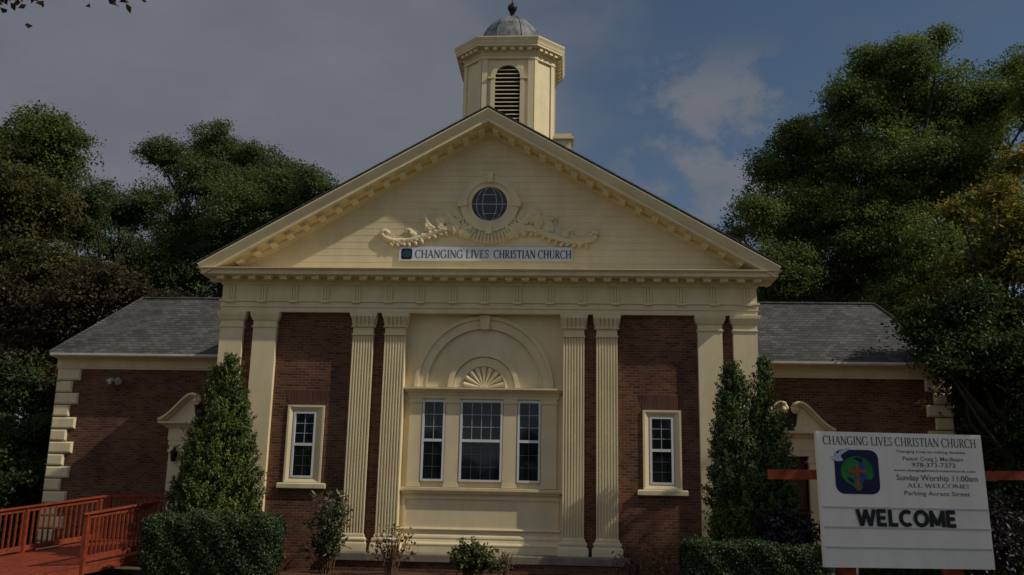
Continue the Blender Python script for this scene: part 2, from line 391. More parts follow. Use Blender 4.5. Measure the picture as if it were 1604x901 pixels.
# brick walls of the main block
mb = MB()
for a, b_ in ((-7.08, -2.12), (2.12, 7.08)):
    c = math.copysign(4.63, a)
    mb.box(a, c - .46, BY, .52, GZ, 6.5); mb.box(c + .46, b_, BY, .52, GZ, 6.5); mb.box(c - .46, c + .46, BY, .52, GZ, 1.88); mb.box(c - .46, c + .46, BY, .52, 3.88, 6.5)
mb.box(-6.6, 6.6, .51, 22, GZ, 7.0)
obj('brick_wall', mb, 'brick', church)
mb = MB()                                            # brick plinth and projecting podium
mb.box(-7.2, -3.8, .06, .55, GZ, .12); mb.box(3.8, 7.2, .06, .55, GZ, .12)
mb.box(-3.72, 3.72, -.22, .9, GZ, .04)
obj('brick_plinth', mb, 'brick', church)
mb = MB(); mb.sweep([(-3.72, .9), (-3.72, -.22), (3.72, -.22), (3.72, .9)], [(-.6, .04), (.05, .04), (.05, .20), (.03, .232), (-.6, .236)])
mb.box(-3.1, 3.1, .3, .9, .05, .2355)
obj('stone_ledge', mb, 'stone', church)

# soldier course over the two aisle windows
for sx in (-1, 1):
    c = sx * 4.63; mb = MB()
    mb.prism([(c - .5, 3.915), (c + .5, 3.915), (c + .60, 4.29), (c - .60, 4.29)], BY - .006, BY + .05)
    obj('jack_arch', mb, 'soldier', church)

# plain pilasters and fluted pilasters -------------------------------------------------
def uprof(x0, x1, yb=.35): return [(x0, yb), (x0, 0.), (x1, 0.), (x1, yb)]
BASE = [(-.1, .238), (.11, .238), (.11, .42), (.09, .45), (.06, .47), (.075, .50), (.08, .54), (.06, .575), (.03, .59), (.035, .62), (.0, .68), (-.1, .68)]
CAPP = [(-.1, 5.95), (.025, 5.95), (.03, 5.985), (0., 6.0), (0., 6.13), (.03, 6.15), (.035, 6.17), (.06, 6.22), (.075, 6.27), (.08, 6.28), (.08, 6.372), (-.1, 6.372)]
for x0, x1 in ((-7.11, -6.49), (-6.21, -5.58), (5.58, 6.21), (6.49, 7.11)):
    p = bpy.data.objects.new('pilaster', None); col.objects.link(p); p.parent = church; p.matrix_parent_inverse = Matrix.Translation(-church.location); p.location = ((x0 + x1) / 2, .2, GZ)
    def part(n, mb, m, sm=None):
        o = obj(n, mb, m, None, sm); o.parent = p; o.matrix_parent_inverse = Matrix.Translation(-Vector(p.location)); return o
    part('shaft', MB().box(x0, x1, 0, .45, .6, 5.98), 'cream')
    part('base', MB().sweep(uprof(x0, x1), BASE).box(x0 - .13, x1 + .13, -.13, .45, GZ, .2375), 'cream', 40)
    part('capital', MB().sweep(uprof(x0, x1), CAPP), 'cream', 40)
for x0, x1 in ((-3.5, -2.95), (-2.64, -2.09), (2.09, 2.64), (2.95, 3.5)):
    p = bpy.data.objects.new('column', None); col.objects.link(p); p.parent = church; p.matrix_parent_inverse = Matrix.Translation(-church.location); p.location = ((x0 + x1) / 2, .2, .24)
    def part(n, mb, m, sm=None):
        o = obj(n, mb, m, None, sm); o.parent = p; o.matrix_parent_inverse = Matrix.Translation(-Vector(p.location)); return o
    # fluted front: seven channels
    nf = 7; fw = (x1 - x0 - .03) / nf; sec = [(x0, .55), (x0, 0)]
    for k in range(nf):
        a = x0 + .015 + k * fw
        for q in range(7):
            t = q / 6; sec.append((a + .012 + (fw - .024) * t, .0 + .036 * math.sin(math.pi * t)))
    sec += [(x1, 0), (x1, .55)]
    mb = MB(); n = len(sec)
    zz = [.60, 5.76]
    mb.add([(u, v, z) for z in zz for u, v in sec], [(k, (k + 1) % n, n + (k + 1) % n, n + k) for k in range(n)] + [tuple(range(n)), tuple(range(2 * n - 1, n - 1, -1))])
    part('shaft', mb, 'cream')
    part('base', MB().sweep(uprof(x0, x1, .55), BASE), 'cream', 40)
    cp = MB().sweep(uprof(x0, x1, .55), [(-.1, 5.765), (.02, 5.765), (.022, 5.80), (0., 5.81), (-.005, 5.98), (.012, 6.12), (.05, 6.22), (.085, 6.29), (.085, 6.295), (.09, 6.372), (-.1, 6.372)])
    for k in range(5):                               # curled leaf tips and upright ribs
        a = x0 + (x1 - x0) * (k + .5) / 5
        cp.tube([(a, .0, 5.985), (a, -.02, 6.08), (a, -.055, 6.19), (a, -.085, 6.27)], [.022, .03, .038, .045], 8)
        cp.ball((a, -.035, 6.0), .045, 10, 6, (1.15, .8, .6))
    for sx in (x0 - .01, x1 + .01):
        cp.ball((sx, .02, 6.0), .05, 10, 6, (.9, 1.1, .6)); cp.tube([(sx, .12, 5.985), (sx + (.035 if sx > (x0 + x1) / 2 else -.035), .12, 6.27)], [.025, .045], 8)
    part('capital', cp, 'cream', 50)

# entablature --------------------------------------------------------------------------
EW = 7.13
EPATH = [(-EW, .54), (-EW, 0.), (EW, 0.), (EW, .54)]
ent = obj('entablature', MB().sweep(EPATH, [(-.5, 6.376), (.0, 6.376), (.0, 6.50), (.025, 6.505), (.025, 6.64), (.06, 6.655), (.06, 6.70), (.0, 6.703), (.0, 7.10), (.03, 7.12), (.05, 7.16), (.05, 7.2), (.10, 7.25), (.10, 7.30), (-.5, 7.30)]), 'cream', church, 30)
tg = None
trig_x = [-6.88 + .86 * i for i in range(17)]
for x in trig_x:
    if tg is None:
        mb = MB()
        for k in (-1, 0, 1): mb.box(-.024 + k * .070, .024 + k * .070, -.05, .02, -.19, .19)
        mb.box(-.105, .105, -.014, .02, -.195, .195); mb.box(-.115, .115, -.092, .02, -.275, -.225)
        tg = obj('triglyph', mb, 'cream', ent); tg.location = (x, 0, 6.90)
    else: clone(tg, ent, (x, 0, 6.90))
cor = obj('cornice', MB().sweep(EPATH, [(-.5, 7.302), (.44, 7.302), (.47, 7.31), (.47, 7.40), (.50, 7.42), (.56, 7.455), (.56, 7.475), (-.35, 7.52), (-.5, 7.52)]), 'cream', church, 30)
mod = None
def modmesh():
    b_ = MB(); b_.box(-.10, .10, -.36, .02, -.105, -.002); b_.box(-.125, .125, -.385, .02, -.030, .0)
    b_.tube([(-.1, -.345, -.088), (.1, -.345, -.088)], [.03, .03], 8)
    return b_
for i in range(34):
    x = -7.095 + .43 * i
    if mod is None: mod = obj('modillion', modmesh(), 'cream', cor, 40); mod.location = (x, -.10, 7.30); mod.scale = (1, .72, .9)
    else: clone(mod, cor, (x, -.10, 7.30))
for sx in (-1, 1):
    for y in (.08,): clone(mod, cor, (sx * 7.23, y, 7.30), (0, 0, sx * R(90)))

# tympanum and raking cornice -----------------------------------------------------------
SL = math.atan2(4.38, 7.6)
obj('tympanum', MB().prism([(-7.1, 7.5), (7.1, 7.5), (7.1, 7.62), (0, 11.62), (-7.1, 7.62)], TY, .53), 'board', church)
rk = obj('raking_cornice', MB().sweep([(-7.66, 7.555), (0, 11.96), (7.66, 7.555)],
        [(0, TY), (0, -.60), (.025, -.605), (.06, -.59), (.16, -.53), (.245, -.49), (.25, -.515), (.30, -.515), (.30, -.47), (.30, TY - .10), (.34, TY - .10), (.40, TY - .06), (.44, TY - .05), (.44, TY)],
        mp=lambda u, v, w_: (u, w_, v)), 'cream', church, 30)
k0 = .302
for i in range(1, 17):
    for sx in (-1, 1):
        x = sx * (.24 + .4290 * (i - 1) + .0); 
        if abs(x) > 6.75: continue
        zt = 11.96 - abs(x) * (4.405 / 7.66) - k0 / math.cos(SL)
        clone(mod, rk, (x, TY - .11, zt + .0), (0, sx * SL, 0), (.92, 1.16, .95))
# roof slabs of the main block
mb = MB()
t_ = .035
mb.sweep([(-7.80, 7.50), (0, 11.985), (7.80, 7.50)], [(-.005, -.612), (-.005 - t_, -.612), (-.005 - t_, .56), (-.005, .56)], mp=lambda u, v, w_: (u, w_, v))
mb.sweep([(-6.95, 6.92), (0, 10.92), (6.95, 6.92)], [(-.005, .55), (-.105, .55), (-.105, 22.4), (-.005, 22.4)], mp=lambda u, v, w_: (u, w_, v))
obj('roof', mb, 'shingle', church)
obj('rear_gable', MB().prism([(-6.6, 7.0), (6.6, 7.0), (6.6, 7.08), (0, 10.85), (-6.6, 7.08)], 21.5, 21.98), 'brick', church)

# oculus ---------------------------------------------------------------------------------
OX, OZ = .04, 9.46
oc = obj('oculus_window', MB().ring(OX, OZ, .62, .80, TY - .10, TY + .02).ring(OX, OZ, .49, .621, TY - .065, TY + .02).ring(OX, OZ, .80, .815, TY - .06, TY + .02), 'cream', church, 30)
mb = MB()
for a in (90, 180, 0, 270):
    c_, s_ = math.cos(R(a)), math.sin(R(a)); ax = Vector((c_, 0, s_)); tx = Vector((-s_, 0, c_)); o_ = Vector((OX, 0, OZ))
    q = [o_ + ax * r + tx * t for r, t in ((.60, -.07), (.90 if a == 90 else .86, -.095), (.90 if a == 90 else .86, .095), (.60, .07))]
    mb = MB(); mb.add([(p.x, TY - .15, p.z) for p in q] + [(p.x, TY + .02, p.z) for p in q], [(0, 1, 2, 3), (7, 6, 5, 4), (0, 4, 5, 1), (1, 5, 6, 2), (2, 6, 7, 3), (3, 7, 4, 0)])
    obj('keystone', mb, 'cream', oc)
n = 40
obj('glass', MB().prism([(OX + .495 * math.cos(2 * math.pi * k / n), OZ + .495 * math.sin(2 * math.pi * k / n)) for k in range(n)], TY - .012, TY + .01), 'glass', oc)
mb = MB()
mb.bar((OX - .49, TY - .02, OZ), (OX + .49, TY - .02, OZ), .016, .024)
for f in (.42, .78):
    for sg in (-1, 1):
        pts = [(OX + sg * f * .46 * math.cos(a), TY - .02 - .001 * sg, OZ + .485 * math.sin(a)) for a in np.linspace(-math.pi / 2, math.pi / 2, 17)]
        mb.tube(pts, [.012] * 17, 6)
for z in (.27, -.27): mb.bar((OX - .2, TY - .023, OZ + z), (OX + .2, TY - .023, OZ + z), .012, .02)
obj('muntins', mb, 'muntin', oc)
# fluted shell under the oculus
mb = MB()
for k in range(17):
    a0, a1 = 222 + 96 * k / 17, 222 + 96 * (k + 1) / 17; am = R((a0 + a1) / 2)
    p0 = (OX + .78 * math.cos(am), TY - .05, OZ + .78 * math.sin(am)); p1 = (OX + 1.11 * math.cos(am), TY - .09, OZ + 1.11 * math.sin(am))
    wd = .028 if 1 < k < 15 else .04
    mb.tube([p0, tuple((np.array(p0) + np.array(p1)) / 2 + np.array((0, -.02, 0))), p1], [wd * .85, wd * 1.05, wd * 1.1], 8)
mb.ring(OX, OZ, .76, 1.13, TY - .06, TY + .02, 220, 320, 24)
obj('shell_ornament', mb, 'cream', church, 50)
# carved scrolls either side
def P2(px, py): return (OX + (px - 768) / 57.3 + 0., TY - .06, OZ - (py - 322) / 56.2)
def scroll(side):
    mb = MB()
    def tb(pl, r, y=0.):
        pts = spline([P2(*p) for p in pl], 6); n = len(pts)
        pts = [Vector((OX + side * -(p.x - OX), p.y - y, p.z)) for p in pts]
        rr = [r[0] + (r[1] - r[0]) * i / (n - 1) for i in range(n)]
        mb.tube(pts, rr, 8)
    tb([(738, 374), (722, 365), (706, 361), (690, 365), (676, 371), (658, 377), (640, 381), (622, 382), (608, 378), (600, 371), (603, 366), (609, 368), (607, 372)], (.11, .06))
    tb([(722, 362), (713, 352), (707, 342), (699, 336), (691, 339), (690, 346), (695, 350), (701, 347), (701, 342), (697, 341)], (.075, .045), .06)
    tb([(684, 363), (676, 358), (670, 350), (668, 343), (664, 342), (663, 346)], (.075, .04), .02)
    tb([(654, 373), (647, 368), (642, 364), (638, 366), (640, 369)], (.06, .035), .02)
    tb([(728, 356), (727, 349), (731, 346), (734, 350), (730, 353)], (.04, .028), .03)
    sil = [(738, 379), (731, 350), (718, 331), (702, 328), (687, 335), (677, 346), (669, 339), (662, 344), (664, 356), (655, 366), (645, 361), (636, 365), (636, 373), (620, 376), (611, 368), (603, 364), (598, 370), (604, 380), (622, 386), (645, 384), (668, 378), (690, 370), (708, 367), (724, 374)]
    pg = [(OX - side * (P2(*q)[0] - OX), P2(*q)[2]) for q in sil]
    mb.prism(pg, TY - .065, TY + .01)
    rr = random.Random(5 + (side > 0))
    def lobe(px, py, ang, ln, wd, y=.0):
        p = P2(px, py); x = OX - side * (p[0] - OX); dx, dz = -side * -math.cos(R(ang)) * ln, math.sin(R(ang)) * ln
        pts = [(x, p[1] - y, p[2]), (x + dx * .35, p[1] - y - .03, p[2] + dz * .35), (x + dx * .7, p[1] - y - .025, p[2] + dz * .7 - .01), (x + dx, p[1] - y, p[2] + dz - .03)]
        mb.tube(pts, [wd * .8, wd * 1.5, wd * 1.35, wd * .5], 8)
    for i in range(26):                              # overlapping acanthus leaves along the stem
        t = i / 25; px = 732 - 118 * t; py = 364 + 17 * t - 5 * math.sin(t * 6)
        lobe(px + rr.uniform(-2, 2), py, 120 + 60 * t + rr.uniform(-35, 35), rr.uniform(.16, .30) * (1 - .5 * t), .042 * (1 - .4 * t), rr.uniform(0, .03))
        if i % 2: lobe(px, py + 3, 215 + rr.uniform(-25, 25), .16 * (1 - .4 * t), .035)
    for a in range(0, 360, 40): lobe(697, 343, a, .22, .05, .02)
    for a in range(60, 300, 40): lobe(712, 356, a, .26, .05, .03)
    for a in range(100, 260, 32): lobe(686, 356, a, .24, .045, .02); lobe(724, 362, a + 40, .22, .045, .03)
    for a in (100, 130, 160): lobe(668, 366, a, .30, .04, .01); lobe(645, 374, a, .18, .035, .01)
    p = P2(697, 343); mb.ball((OX - side * (p[0] - OX), TY - .10, p[2]), .06, 10, 6)
    mb.v = [(x, TY - (TY - y) * .75, z) for x, y, z in mb.v]
    return obj('scroll_ornament', mb, 'cream', church, 60)
scroll(1); scroll(-1)

# centre bay ------------------------------------------------------------------------------
mb = MB()
mb.box(-2.12, 2.12, PY, .52, .20, 6.5)
mb.box(-2.06, 2.06, PY - .11, PY + .02, .2365, .42)
mb.sweep([(-2.04, PY), (2.04, PY)], [(-.02, .42), (.12, .42), (.12, .45), (.07, .50), (.05, .56), (.06, .60), (.05, .64), (.02, .68), (-.02, .68)])
mb.sweep([(-2.04, PY), (2.04, PY)], [(-.02, .78), (.035, .78), (.055, .81), (.035, .85), (-.02, .85)])
for x0, x1, z0, z1 in ((-2.0, -1.94, .85, 1.56), (1.94, 2.0, .85, 1.56)): mb.box(x0, x1, PY - .035, PY + .02, z0, z1)
mb.sweep([(-2.0, PY), (2.0, PY)], [(-.02, 1.56), (.035, 1.56), (.04, 1.60), (.02, 1.63), (-.02, 1.63)])
obj('bay_panel', mb, 'cream', church)
obj('bay_sill', MB().sweep([(-1.97, PY + .02), (-1.97, PY), (1.97, PY), (1.97, PY + .02)], [(-.02, 1.69), (.05, 1.69), (.06, 1.73), (.13, 1.75), (.15, 1.78), (.15, 1.845), (.0, 1.86), (-.02, 1.86)]), 'cream', church)
mb = MB()
mb.sweep([(-1.93, PY + .05), (-1.93, PY), (1.93, PY), (1.93, PY + .05)], [(-.02, 4.14), (.05, 4.14), (.05, 4.22), (.07, 4.24), (.07, 4.28), (.16, 4.33), (.24, 4.36), (.27, 4.37), (.27, 4.415), (.0, 4.44), (-.02, 4.44)])
obj('bay_entablature', mb, 'cream', church)
mb = MB()
for a, b_ in ((-1.93, -1.60), (-.97, -.60), (.54, .90), (1.53, 1.93)):
    mb.box(a, b_, PY - .07, PY + .02, 1.86, 4.14); mb.box(a - .02, b_ + .02, PY - .095, PY + .02, 4.02, 4.10); mb.box(a - .015, b_ + .015, PY - .085, PY + .02, 1.87, 1.96)
obj('bay_mullions', mb, 'cream', church)
mb = MB()
AZ = 4.44
mb.ring(0, AZ, 1.50, 1.74, PY - .05, PY + .02, 0, 180, 60, 1., 1.045)
mb.ring(0, AZ, 1.74, 1.83, PY - .10, PY + .02, 0, 180, 60, 1., 1.045)
mb.ring(0, AZ, 1.50, 1.535, PY - .075, PY + .02, 0, 180, 60, 1., 1.045)
mb.prism([(-.10, 5.98), (.10, 5.98), (.15, 6.36), (-.15, 6.36)], PY - .16, PY + .02)
mb.ring(0, AZ, .58, .80, PY - .045, PY + .02, 0, 180, 40)
mb.ring(0, AZ, .82, .95, PY - .09, PY + .02, 0, 180, 40)
mb.ring(0, AZ, .56, .585, PY - .065, PY + .02, 0, 180, 40)
mb.ring(0, AZ, .0, .10, PY - .09, PY + .02, 0, 180, 16)
for k in range(9):
    a = R(10 + 20 * k); mb.tube([(.1 * math.cos(a), PY - .02, AZ + .1 * math.sin(a)), (.54 * math.cos(a), PY - .03, AZ + .54 * math.sin(a))], [.022, .075], 8)
obj('blind_arch', mb, 'cream', church)

# windows ---------------------------------------------------------------------------------
def window(x0, x1, z0, z1, y, cols, rows=3, parent=church, lowrows=3):
    wp = bpy.data.objects.new('window', None); col.objects.link(wp); wp.parent = parent; wp.matrix_parent_inverse = Matrix.Translation(-Vector(parent.location)); wp.location = ((x0 + x1) / 2, y, z0)
    def part(n, mb, m):
        o = obj(n, mb, m); o.parent = wp; o.matrix_parent_inverse = Matrix.Translation(-Vector(wp.location)); return o
    fr = .055; zm = (z0 + z1) / 2
    mb = MB()
    mb.box(x0, x0 + fr, y - .05, y + .03, z0, z1); mb.box(x1 - fr, x1, y - .05, y + .03, z0, z1)
    mb.box(x0 + fr, x1 - fr, y - .05, y + .03, z1 - fr, z1); mb.box(x0 + fr, x1 - fr, y - .052, y + .03, z0, z0 + fr)
    mb.box(x0 + fr, x1 - fr, y - .045, y + .03, zm - .035, zm + .035)
    part('frame', mb, 'white')
    part('glass', MB().box(x0 + fr - .005, x1 - fr + .005, y, y + .02, zm, z1 - fr + .005), 'glass')
    part('glass', MB().box(x0 + fr - .005, x1 - fr + .005, y - .012, y + .008, z0 + fr - .005, zm - .03), 'glass')
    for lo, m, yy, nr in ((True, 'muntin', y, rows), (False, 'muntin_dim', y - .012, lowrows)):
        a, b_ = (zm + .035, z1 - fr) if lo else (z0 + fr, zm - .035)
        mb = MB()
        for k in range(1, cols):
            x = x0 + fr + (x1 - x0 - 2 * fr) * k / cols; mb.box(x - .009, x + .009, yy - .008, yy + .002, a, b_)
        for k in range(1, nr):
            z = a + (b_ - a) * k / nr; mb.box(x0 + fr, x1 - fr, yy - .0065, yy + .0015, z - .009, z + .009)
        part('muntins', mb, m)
    return wp, part
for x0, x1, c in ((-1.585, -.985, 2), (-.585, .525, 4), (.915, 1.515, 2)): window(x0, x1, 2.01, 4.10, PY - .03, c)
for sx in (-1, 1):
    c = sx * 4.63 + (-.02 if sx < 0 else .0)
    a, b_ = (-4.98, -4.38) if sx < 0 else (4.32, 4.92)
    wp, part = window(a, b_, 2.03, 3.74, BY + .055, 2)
    X0, X1, Z0, Z1 = c - .49, c + .49, 1.9, 3.905
    mb = MB()                                        # splayed casing
    o4 = [(X0, BY - .035, Z0), (X1, BY - .035, Z0), (X1, BY - .035, Z1), (X0, BY - .035, Z1)]
    m4 = [(X0 + .05, BY - .035, Z0 + .02), (X1 - .05, BY - .035, Z0 + .02), (X1 - .05, BY - .035, Z1 - .05), (X0 + .05, BY - .035, Z1 - .05)]
    i4 = [(a, BY + .03, 2.03), (b_, BY + .03, 2.03), (b_, BY + .03, 3.74), (a, BY + .03, 3.74)]
    k4 = [(p[0], BY + .05, p[2]) for p in o4]
    mb.add(o4 + m4 + i4 + k4, [(q, (q + 1) % 4, 4 + (q + 1) % 4, 4 + q) for q in range(4)] + [(4 + q, 4 + (q + 1) % 4, 8 + (q + 1) % 4, 8 + q) for q in range(4)] + [(q, 12 + q, 12 + (q + 1) % 4, (q + 1) % 4) for q in range(4)])
    part('casing', mb, 'cream')
    part('sill', MB().sweep([(X0 - .045, BY + .05), (X0 - .045, BY), (X1 + .045, BY), (X1 + .045, BY + .05)], [(-.05, 1.755), (.09, 1.755), (.10, 1.77), (.10, 1.87), (.08, 1.895), (-.05, 1.9)]), 'cream')
    # the brick behind the glass is cut away by setting the window ahead of a dark reveal
# wings -----------------------------------------------------------------------------------
WY, WX, WB = 2.8, 12.95, 10.8
for sx in (-1, 1):
    def fx(x): return sx * x
    def bx(mb, a, b_, *r): return mb.box(min(fx(a), fx(b_)), max(fx(a), fx(b_)), *r)
    mb = MB()
    bx(mb, 6.61, 7.97, WY, 3.2, GZ, 5.5); bx(mb, 8.93, WX, WY, 3.2, GZ, 5.5); bx(mb, 7.97, 8.93, WY, 3.2, 2.93, 5.5)
    bx(mb, 6.61, WX, 3.2, WB, GZ, 5.5)
    obj('wing_wall', mb, 'brick', church)
    path = [(6.62, WY), (WX + .10, WY)] if sx > 0 else [(-WX - .10, WY), (-6.62, WY)]
    prof = [(-.05, 5.12), (.03, 5.12), (.03, 5.16), (.05, 5.18), (.05, 5.36), (.09, 5.40), (.26, 5.42), (.40, 5.425), (.40, 5.48), (-.05, 5.48)]
    wc = obj('wing_cornice', MB().sweep(path, prof), 'cream', church, 30)
    obj('gutter', MB().sweep(path, [(.401, 5.42), (.49, 5.43), (.53, 5.47), (.53, 5.525), (.401, 5.53)]), 'gutter', wc)
    e = .50; zr, ze = 7.78, 5.52
    xe, xr, y0, yr, y1 = WX + .14, 11.85, WY - e, 5.25, 7.95
    V = [(fx(6.6), y0, ze), (fx(xe), y0, ze), (fx(xe), y1, ze), (fx(6.6), y1, ze), (fx(6.6), yr, zr), (fx(xr), yr, zr)]
    V2 = [(x, y, z - .06) for x, y, z in V]
    obj('wing_roof', MB().add(V + V2, [(0, 1, 5, 4), (1, 2, 5), (2, 3, 4, 5), (0, 6, 7, 1), (1, 7, 8, 2), (2, 8, 9, 3), (6, 7, 8, 9), (0, 4, 10, 6)]), 'shingle', church)
    obj('hip_ridge', MB().tube([(fx(xe), y0, ze + .02), (fx(xr), yr, zr + .02), (fx(6.6), yr, zr + .02)], [.05, .05, .05], 8), 'shingle', church)
    q = bpy.data.objects.new('corner_quoins', None); col.objects.link(q); q.parent = church; q.matrix_parent_inverse = Matrix.Translation(-church.location); q.location = (fx(WX), WY, GZ)
    z = 5.12; k = 0
    while z > GZ + .1:
        h = .357; wd = .66 if k % 2 == 0 else .44
        mb = MB(); bx(mb, WX - wd, WX + .06, WY - .075, WY + (.44 if k % 2 == 0 else .66), max(z - h, GZ) + .012, z - .012, .045)
        o = obj('quoin_block', mb, 'cream'); o.parent = q; o.matrix_parent_inverse = Matrix.Translation(-Vector(q.location))
        z -= h; k += 1
    # entrance with a swan-neck pediment
    ds = bpy.data.objects.new('entrance', None); col.objects.link(ds); ds.parent = church; ds.matrix_parent_inverse = Matrix.Translation(-church.location); ds.location = (fx(8.45), WY, .4)
    def part(n, mb, m, sm=None):
        o = obj(n, mb, m, None, sm); o.parent = ds; o.matrix_parent_inverse = Matrix.Translation(-Vector(ds.location)); return o
    for a, b_ in ((8.93, 9.33), (7.57, 7.97)):
        mb = MB(); bx(mb, a, b_, WY - .16, WY + .2, .3, 2.91); bx(mb, a - .03, b_ + .03, WY - .19, WY + .2, 2.72, 2.80); bx(mb, a - .03, b_ + .03, WY - .19, WY + .2, .3, .55)
        part('door_pilaster', mb, 'cream')
    mb = MB(); bx(mb, 7.54, 9.36, WY - .18, WY + .2, 2.91, 3.06); bx(mb, 7.52, 9.38, WY - .20, WY + .2, 3.06, 3.40)
    pth = [(min(fx(7.52), fx(9.38)), WY), (min(fx(7.52), fx(9.38)), WY - .2), (max(fx(7.52), fx(9.38)), WY - .2), (max(fx(7.52), fx(9.38)), WY)]
    mb.sweep(pth, [(-.1, 3.40), (.04, 3.40), (.10, 3.46), (.22, 3.52), (.25, 3.53), (.25, 3.58), (-.1, 3.6)])
    part('door_entablature', mb, 'cream')
    pd = MB(); bk = MB()
    for s2 in (-1, 1):
        cv = spline([(8.45 + s2 * 1.20, 3.60), (8.45 + s2 * 1.02, 3.70), (8.45 + s2 * .80, 3.88), (8.45 + s2 * .58, 4.12), (8.45 + s2 * .40, 4.30), (8.45 + s2 * .24, 4.37), (8.45 + s2 * .10, 4.34), (8.45 + s2 * .05, 4.24), (8.45 + s2 * .10, 4.15), (8.45 + s2 * .18, 4.16)], 6) if False else \
             spline([(8.45 + s2 * 1.20, 3.60, 0), (8.45 + s2 * 1.02, 3.70, 0), (8.45 + s2 * .80, 3.90, 0), (8.45 + s2 * .58, 4.14, 0), (8.45 + s2 * .42, 4.29, 0), (8.45 + s2 * .27, 4.35, 0), (8.45 + s2 * .13, 4.31, 0), (8.45 + s2 * .08, 4.21, 0), (8.45 + s2 * .14, 4.13, 0), (8.45 + s2 * .22, 4.17, 0), (8.45 + s2 * .20, 4.24, 0)], 6)
        nn_ = len(cv)
        pd.tube([(fx(p.x), WY - .24, p.y) for p in cv], [.075 if i < nn_ * .6 else .06 for i in range(nn_)], 8)
        pd.tube([(fx(p.x), WY - .36, p.y + .03) for p in cv[:int(nn_ * .62)]], [.045] * int(nn_ * .62), 8)
        pd.ball((fx(8.45 + s2 * .18), WY - .27, 4.205), .085, 12, 8, (1, .8, 1))
        body = [(8.45 + s2 * 1.18, 3.58)] + [(p.x, p.y - .02) for p in cv[:int(nn_ * .5)]] + [(8.45 + s2 * .22, 4.02), (8.45 + s2 * .19, 3.83), (8.45 + s2 * .15, 3.72), (8.45 + s2 * .001, 3.66), (8.45 + s2 * .001, 3.58)]
        bk.prism([(fx(x), z_) for x, z_ in body], WY - .2, WY + .05)
    part('pediment', bk, 'cream'); part('swan_neck', pd, 'cream', 50)
    part('finial_ball', MB().ball((fx(8.47), WY - .16, 3.84), .17, 14, 10).lathe([(.09, 3.62), (.11, 3.66), (.05, 3.69), (.05, 3.70)], (fx(8.47), WY - .16), 12), 'iron', 60)
    mb = MB(); bx(mb, 7.97, 8.93, WY + .22, WY + .28, .35, 2.93)
    for za, zb in ((.5, 1.2), (1.35, 2.1), (2.22, 2.78)):
        for a, b_ in ((8.05, 8.40), (8.50, 8.85)): bx(mb, a, b_, WY + .19, WY + .225, za, zb)
    d = part('door', mb, 'door')
    o = obj('handle', MB().ball((fx(8.05 if sx > 0 else 8.84), WY + .14, 1.4), .04, 10, 6), 'iron'); o.parent = d
    mb = MB(); bx(mb, 7.2, 9.8, WY - 1.2, WY - .001, GZ, .33); part('doorstep', mb, 'concrete')

# belfry ----------------------------------------------------------------------------------
tow = bpy.data.objects.new('belfry', None); col.objects.link(tow); tow.parent = church; tow.matrix_parent_inverse = Matrix.Translation(-church.location); tow.location = (0, 8.3, 10.5)
def tpart(n, mb, m, sm=None):
    o = obj(n, mb, m, None, sm); o.parent = tow; o.matrix_parent_inverse = Matrix.Translation(-Vector(tow.location)); return o
TC = 8.3
def octo(a, c): # half size a, half front face c
    return [(-c, TC - a), (c, TC - a), (a, TC - c), (a, TC + c), (c, TC + a), (-c, TC + a), (-a, TC + c), (-a, TC - c)]
TW = octo(1.62, .93)
mb = MB(); mb.sweep(TW, [(-.3, 10.6), (0, 10.6), (0, 17.45), (-.3, 17.45)], True)
for i in range(8):   # corner strips on every face
    p0, p1 = Vector(TW[i]), Vector(TW[(i + 1) % 8]); d = (p1 - p0).normalized(); nn_ = Vector((d.y, -d.x)); ln = (p1 - p0).length; sw = .20 if ln > 1.5 else .16
    for s0, s1 in ((.004, sw), (ln - sw, ln - .004)):
        a, b_ = p0 + d * s0, p0 + d * s1
        q = [a + nn_ * .05, b_ + nn_ * .05, b_ - nn_ * .02, a - nn_ * .02]
        mb.add([(v.x, v.y, z_) for z_ in (10.6, 16.98) for v in q], [(0, 1, 2, 3), (7, 6, 5, 4), (0, 4, 5, 1), (1, 5, 6, 2), (2, 6, 7, 3), (3, 7, 4, 0)])
mb.sweep(TW, [(-.1, 16.98), (.075, 16.98), (.075, 17.03), (.05, 17.05), (.05, 17.12), (-.1, 17.12)], True)
tpart('belfry_wall', mb, 'cream')
tco = tpart('belfry_cornice', MB().sweep(TW, [(-.3, 17.13), (.055, 17.13), (.06, 17.20), (.09, 17.25), (.09, 17.36), (.30, 17.362), (.32, 17.37), (.32, 17.43), (.335, 17.45), (.36, 17.55), (.41, 17.66), (.41, 17.70), (-.3, 17.80)], True), 'cream')
tm = None
for i in range(8):
    p0, p1 = Vector(TW[i]), Vector(TW[(i + 1) % 8]); d = (p1 - p0).normalized(); nn_ = Vector((d.y, -d.x)); ln = (p1 - p0).length; kk = 6 if ln > 1.5 else 4
    for k in range(kk):
        p = p0 + d * ln * (k + .5) / kk + nn_ * .09; rz = math.atan2(d.y, d.x)
        if tm is None:
            tm = obj('modillion', MB().box(-.075, .075, -.17, .01, -.11, -.002), 'cream'); tm.parent = tco; tm.location = (p.x, p.y, 17.362); tm.rotation_euler = (0, 0, rz)
        else:
            c = tm.copy(); col.objects.link(c); c.parent = tco; c.location = (p.x, p.y, 17.362); c.rotation_euler = (0, 0, rz)
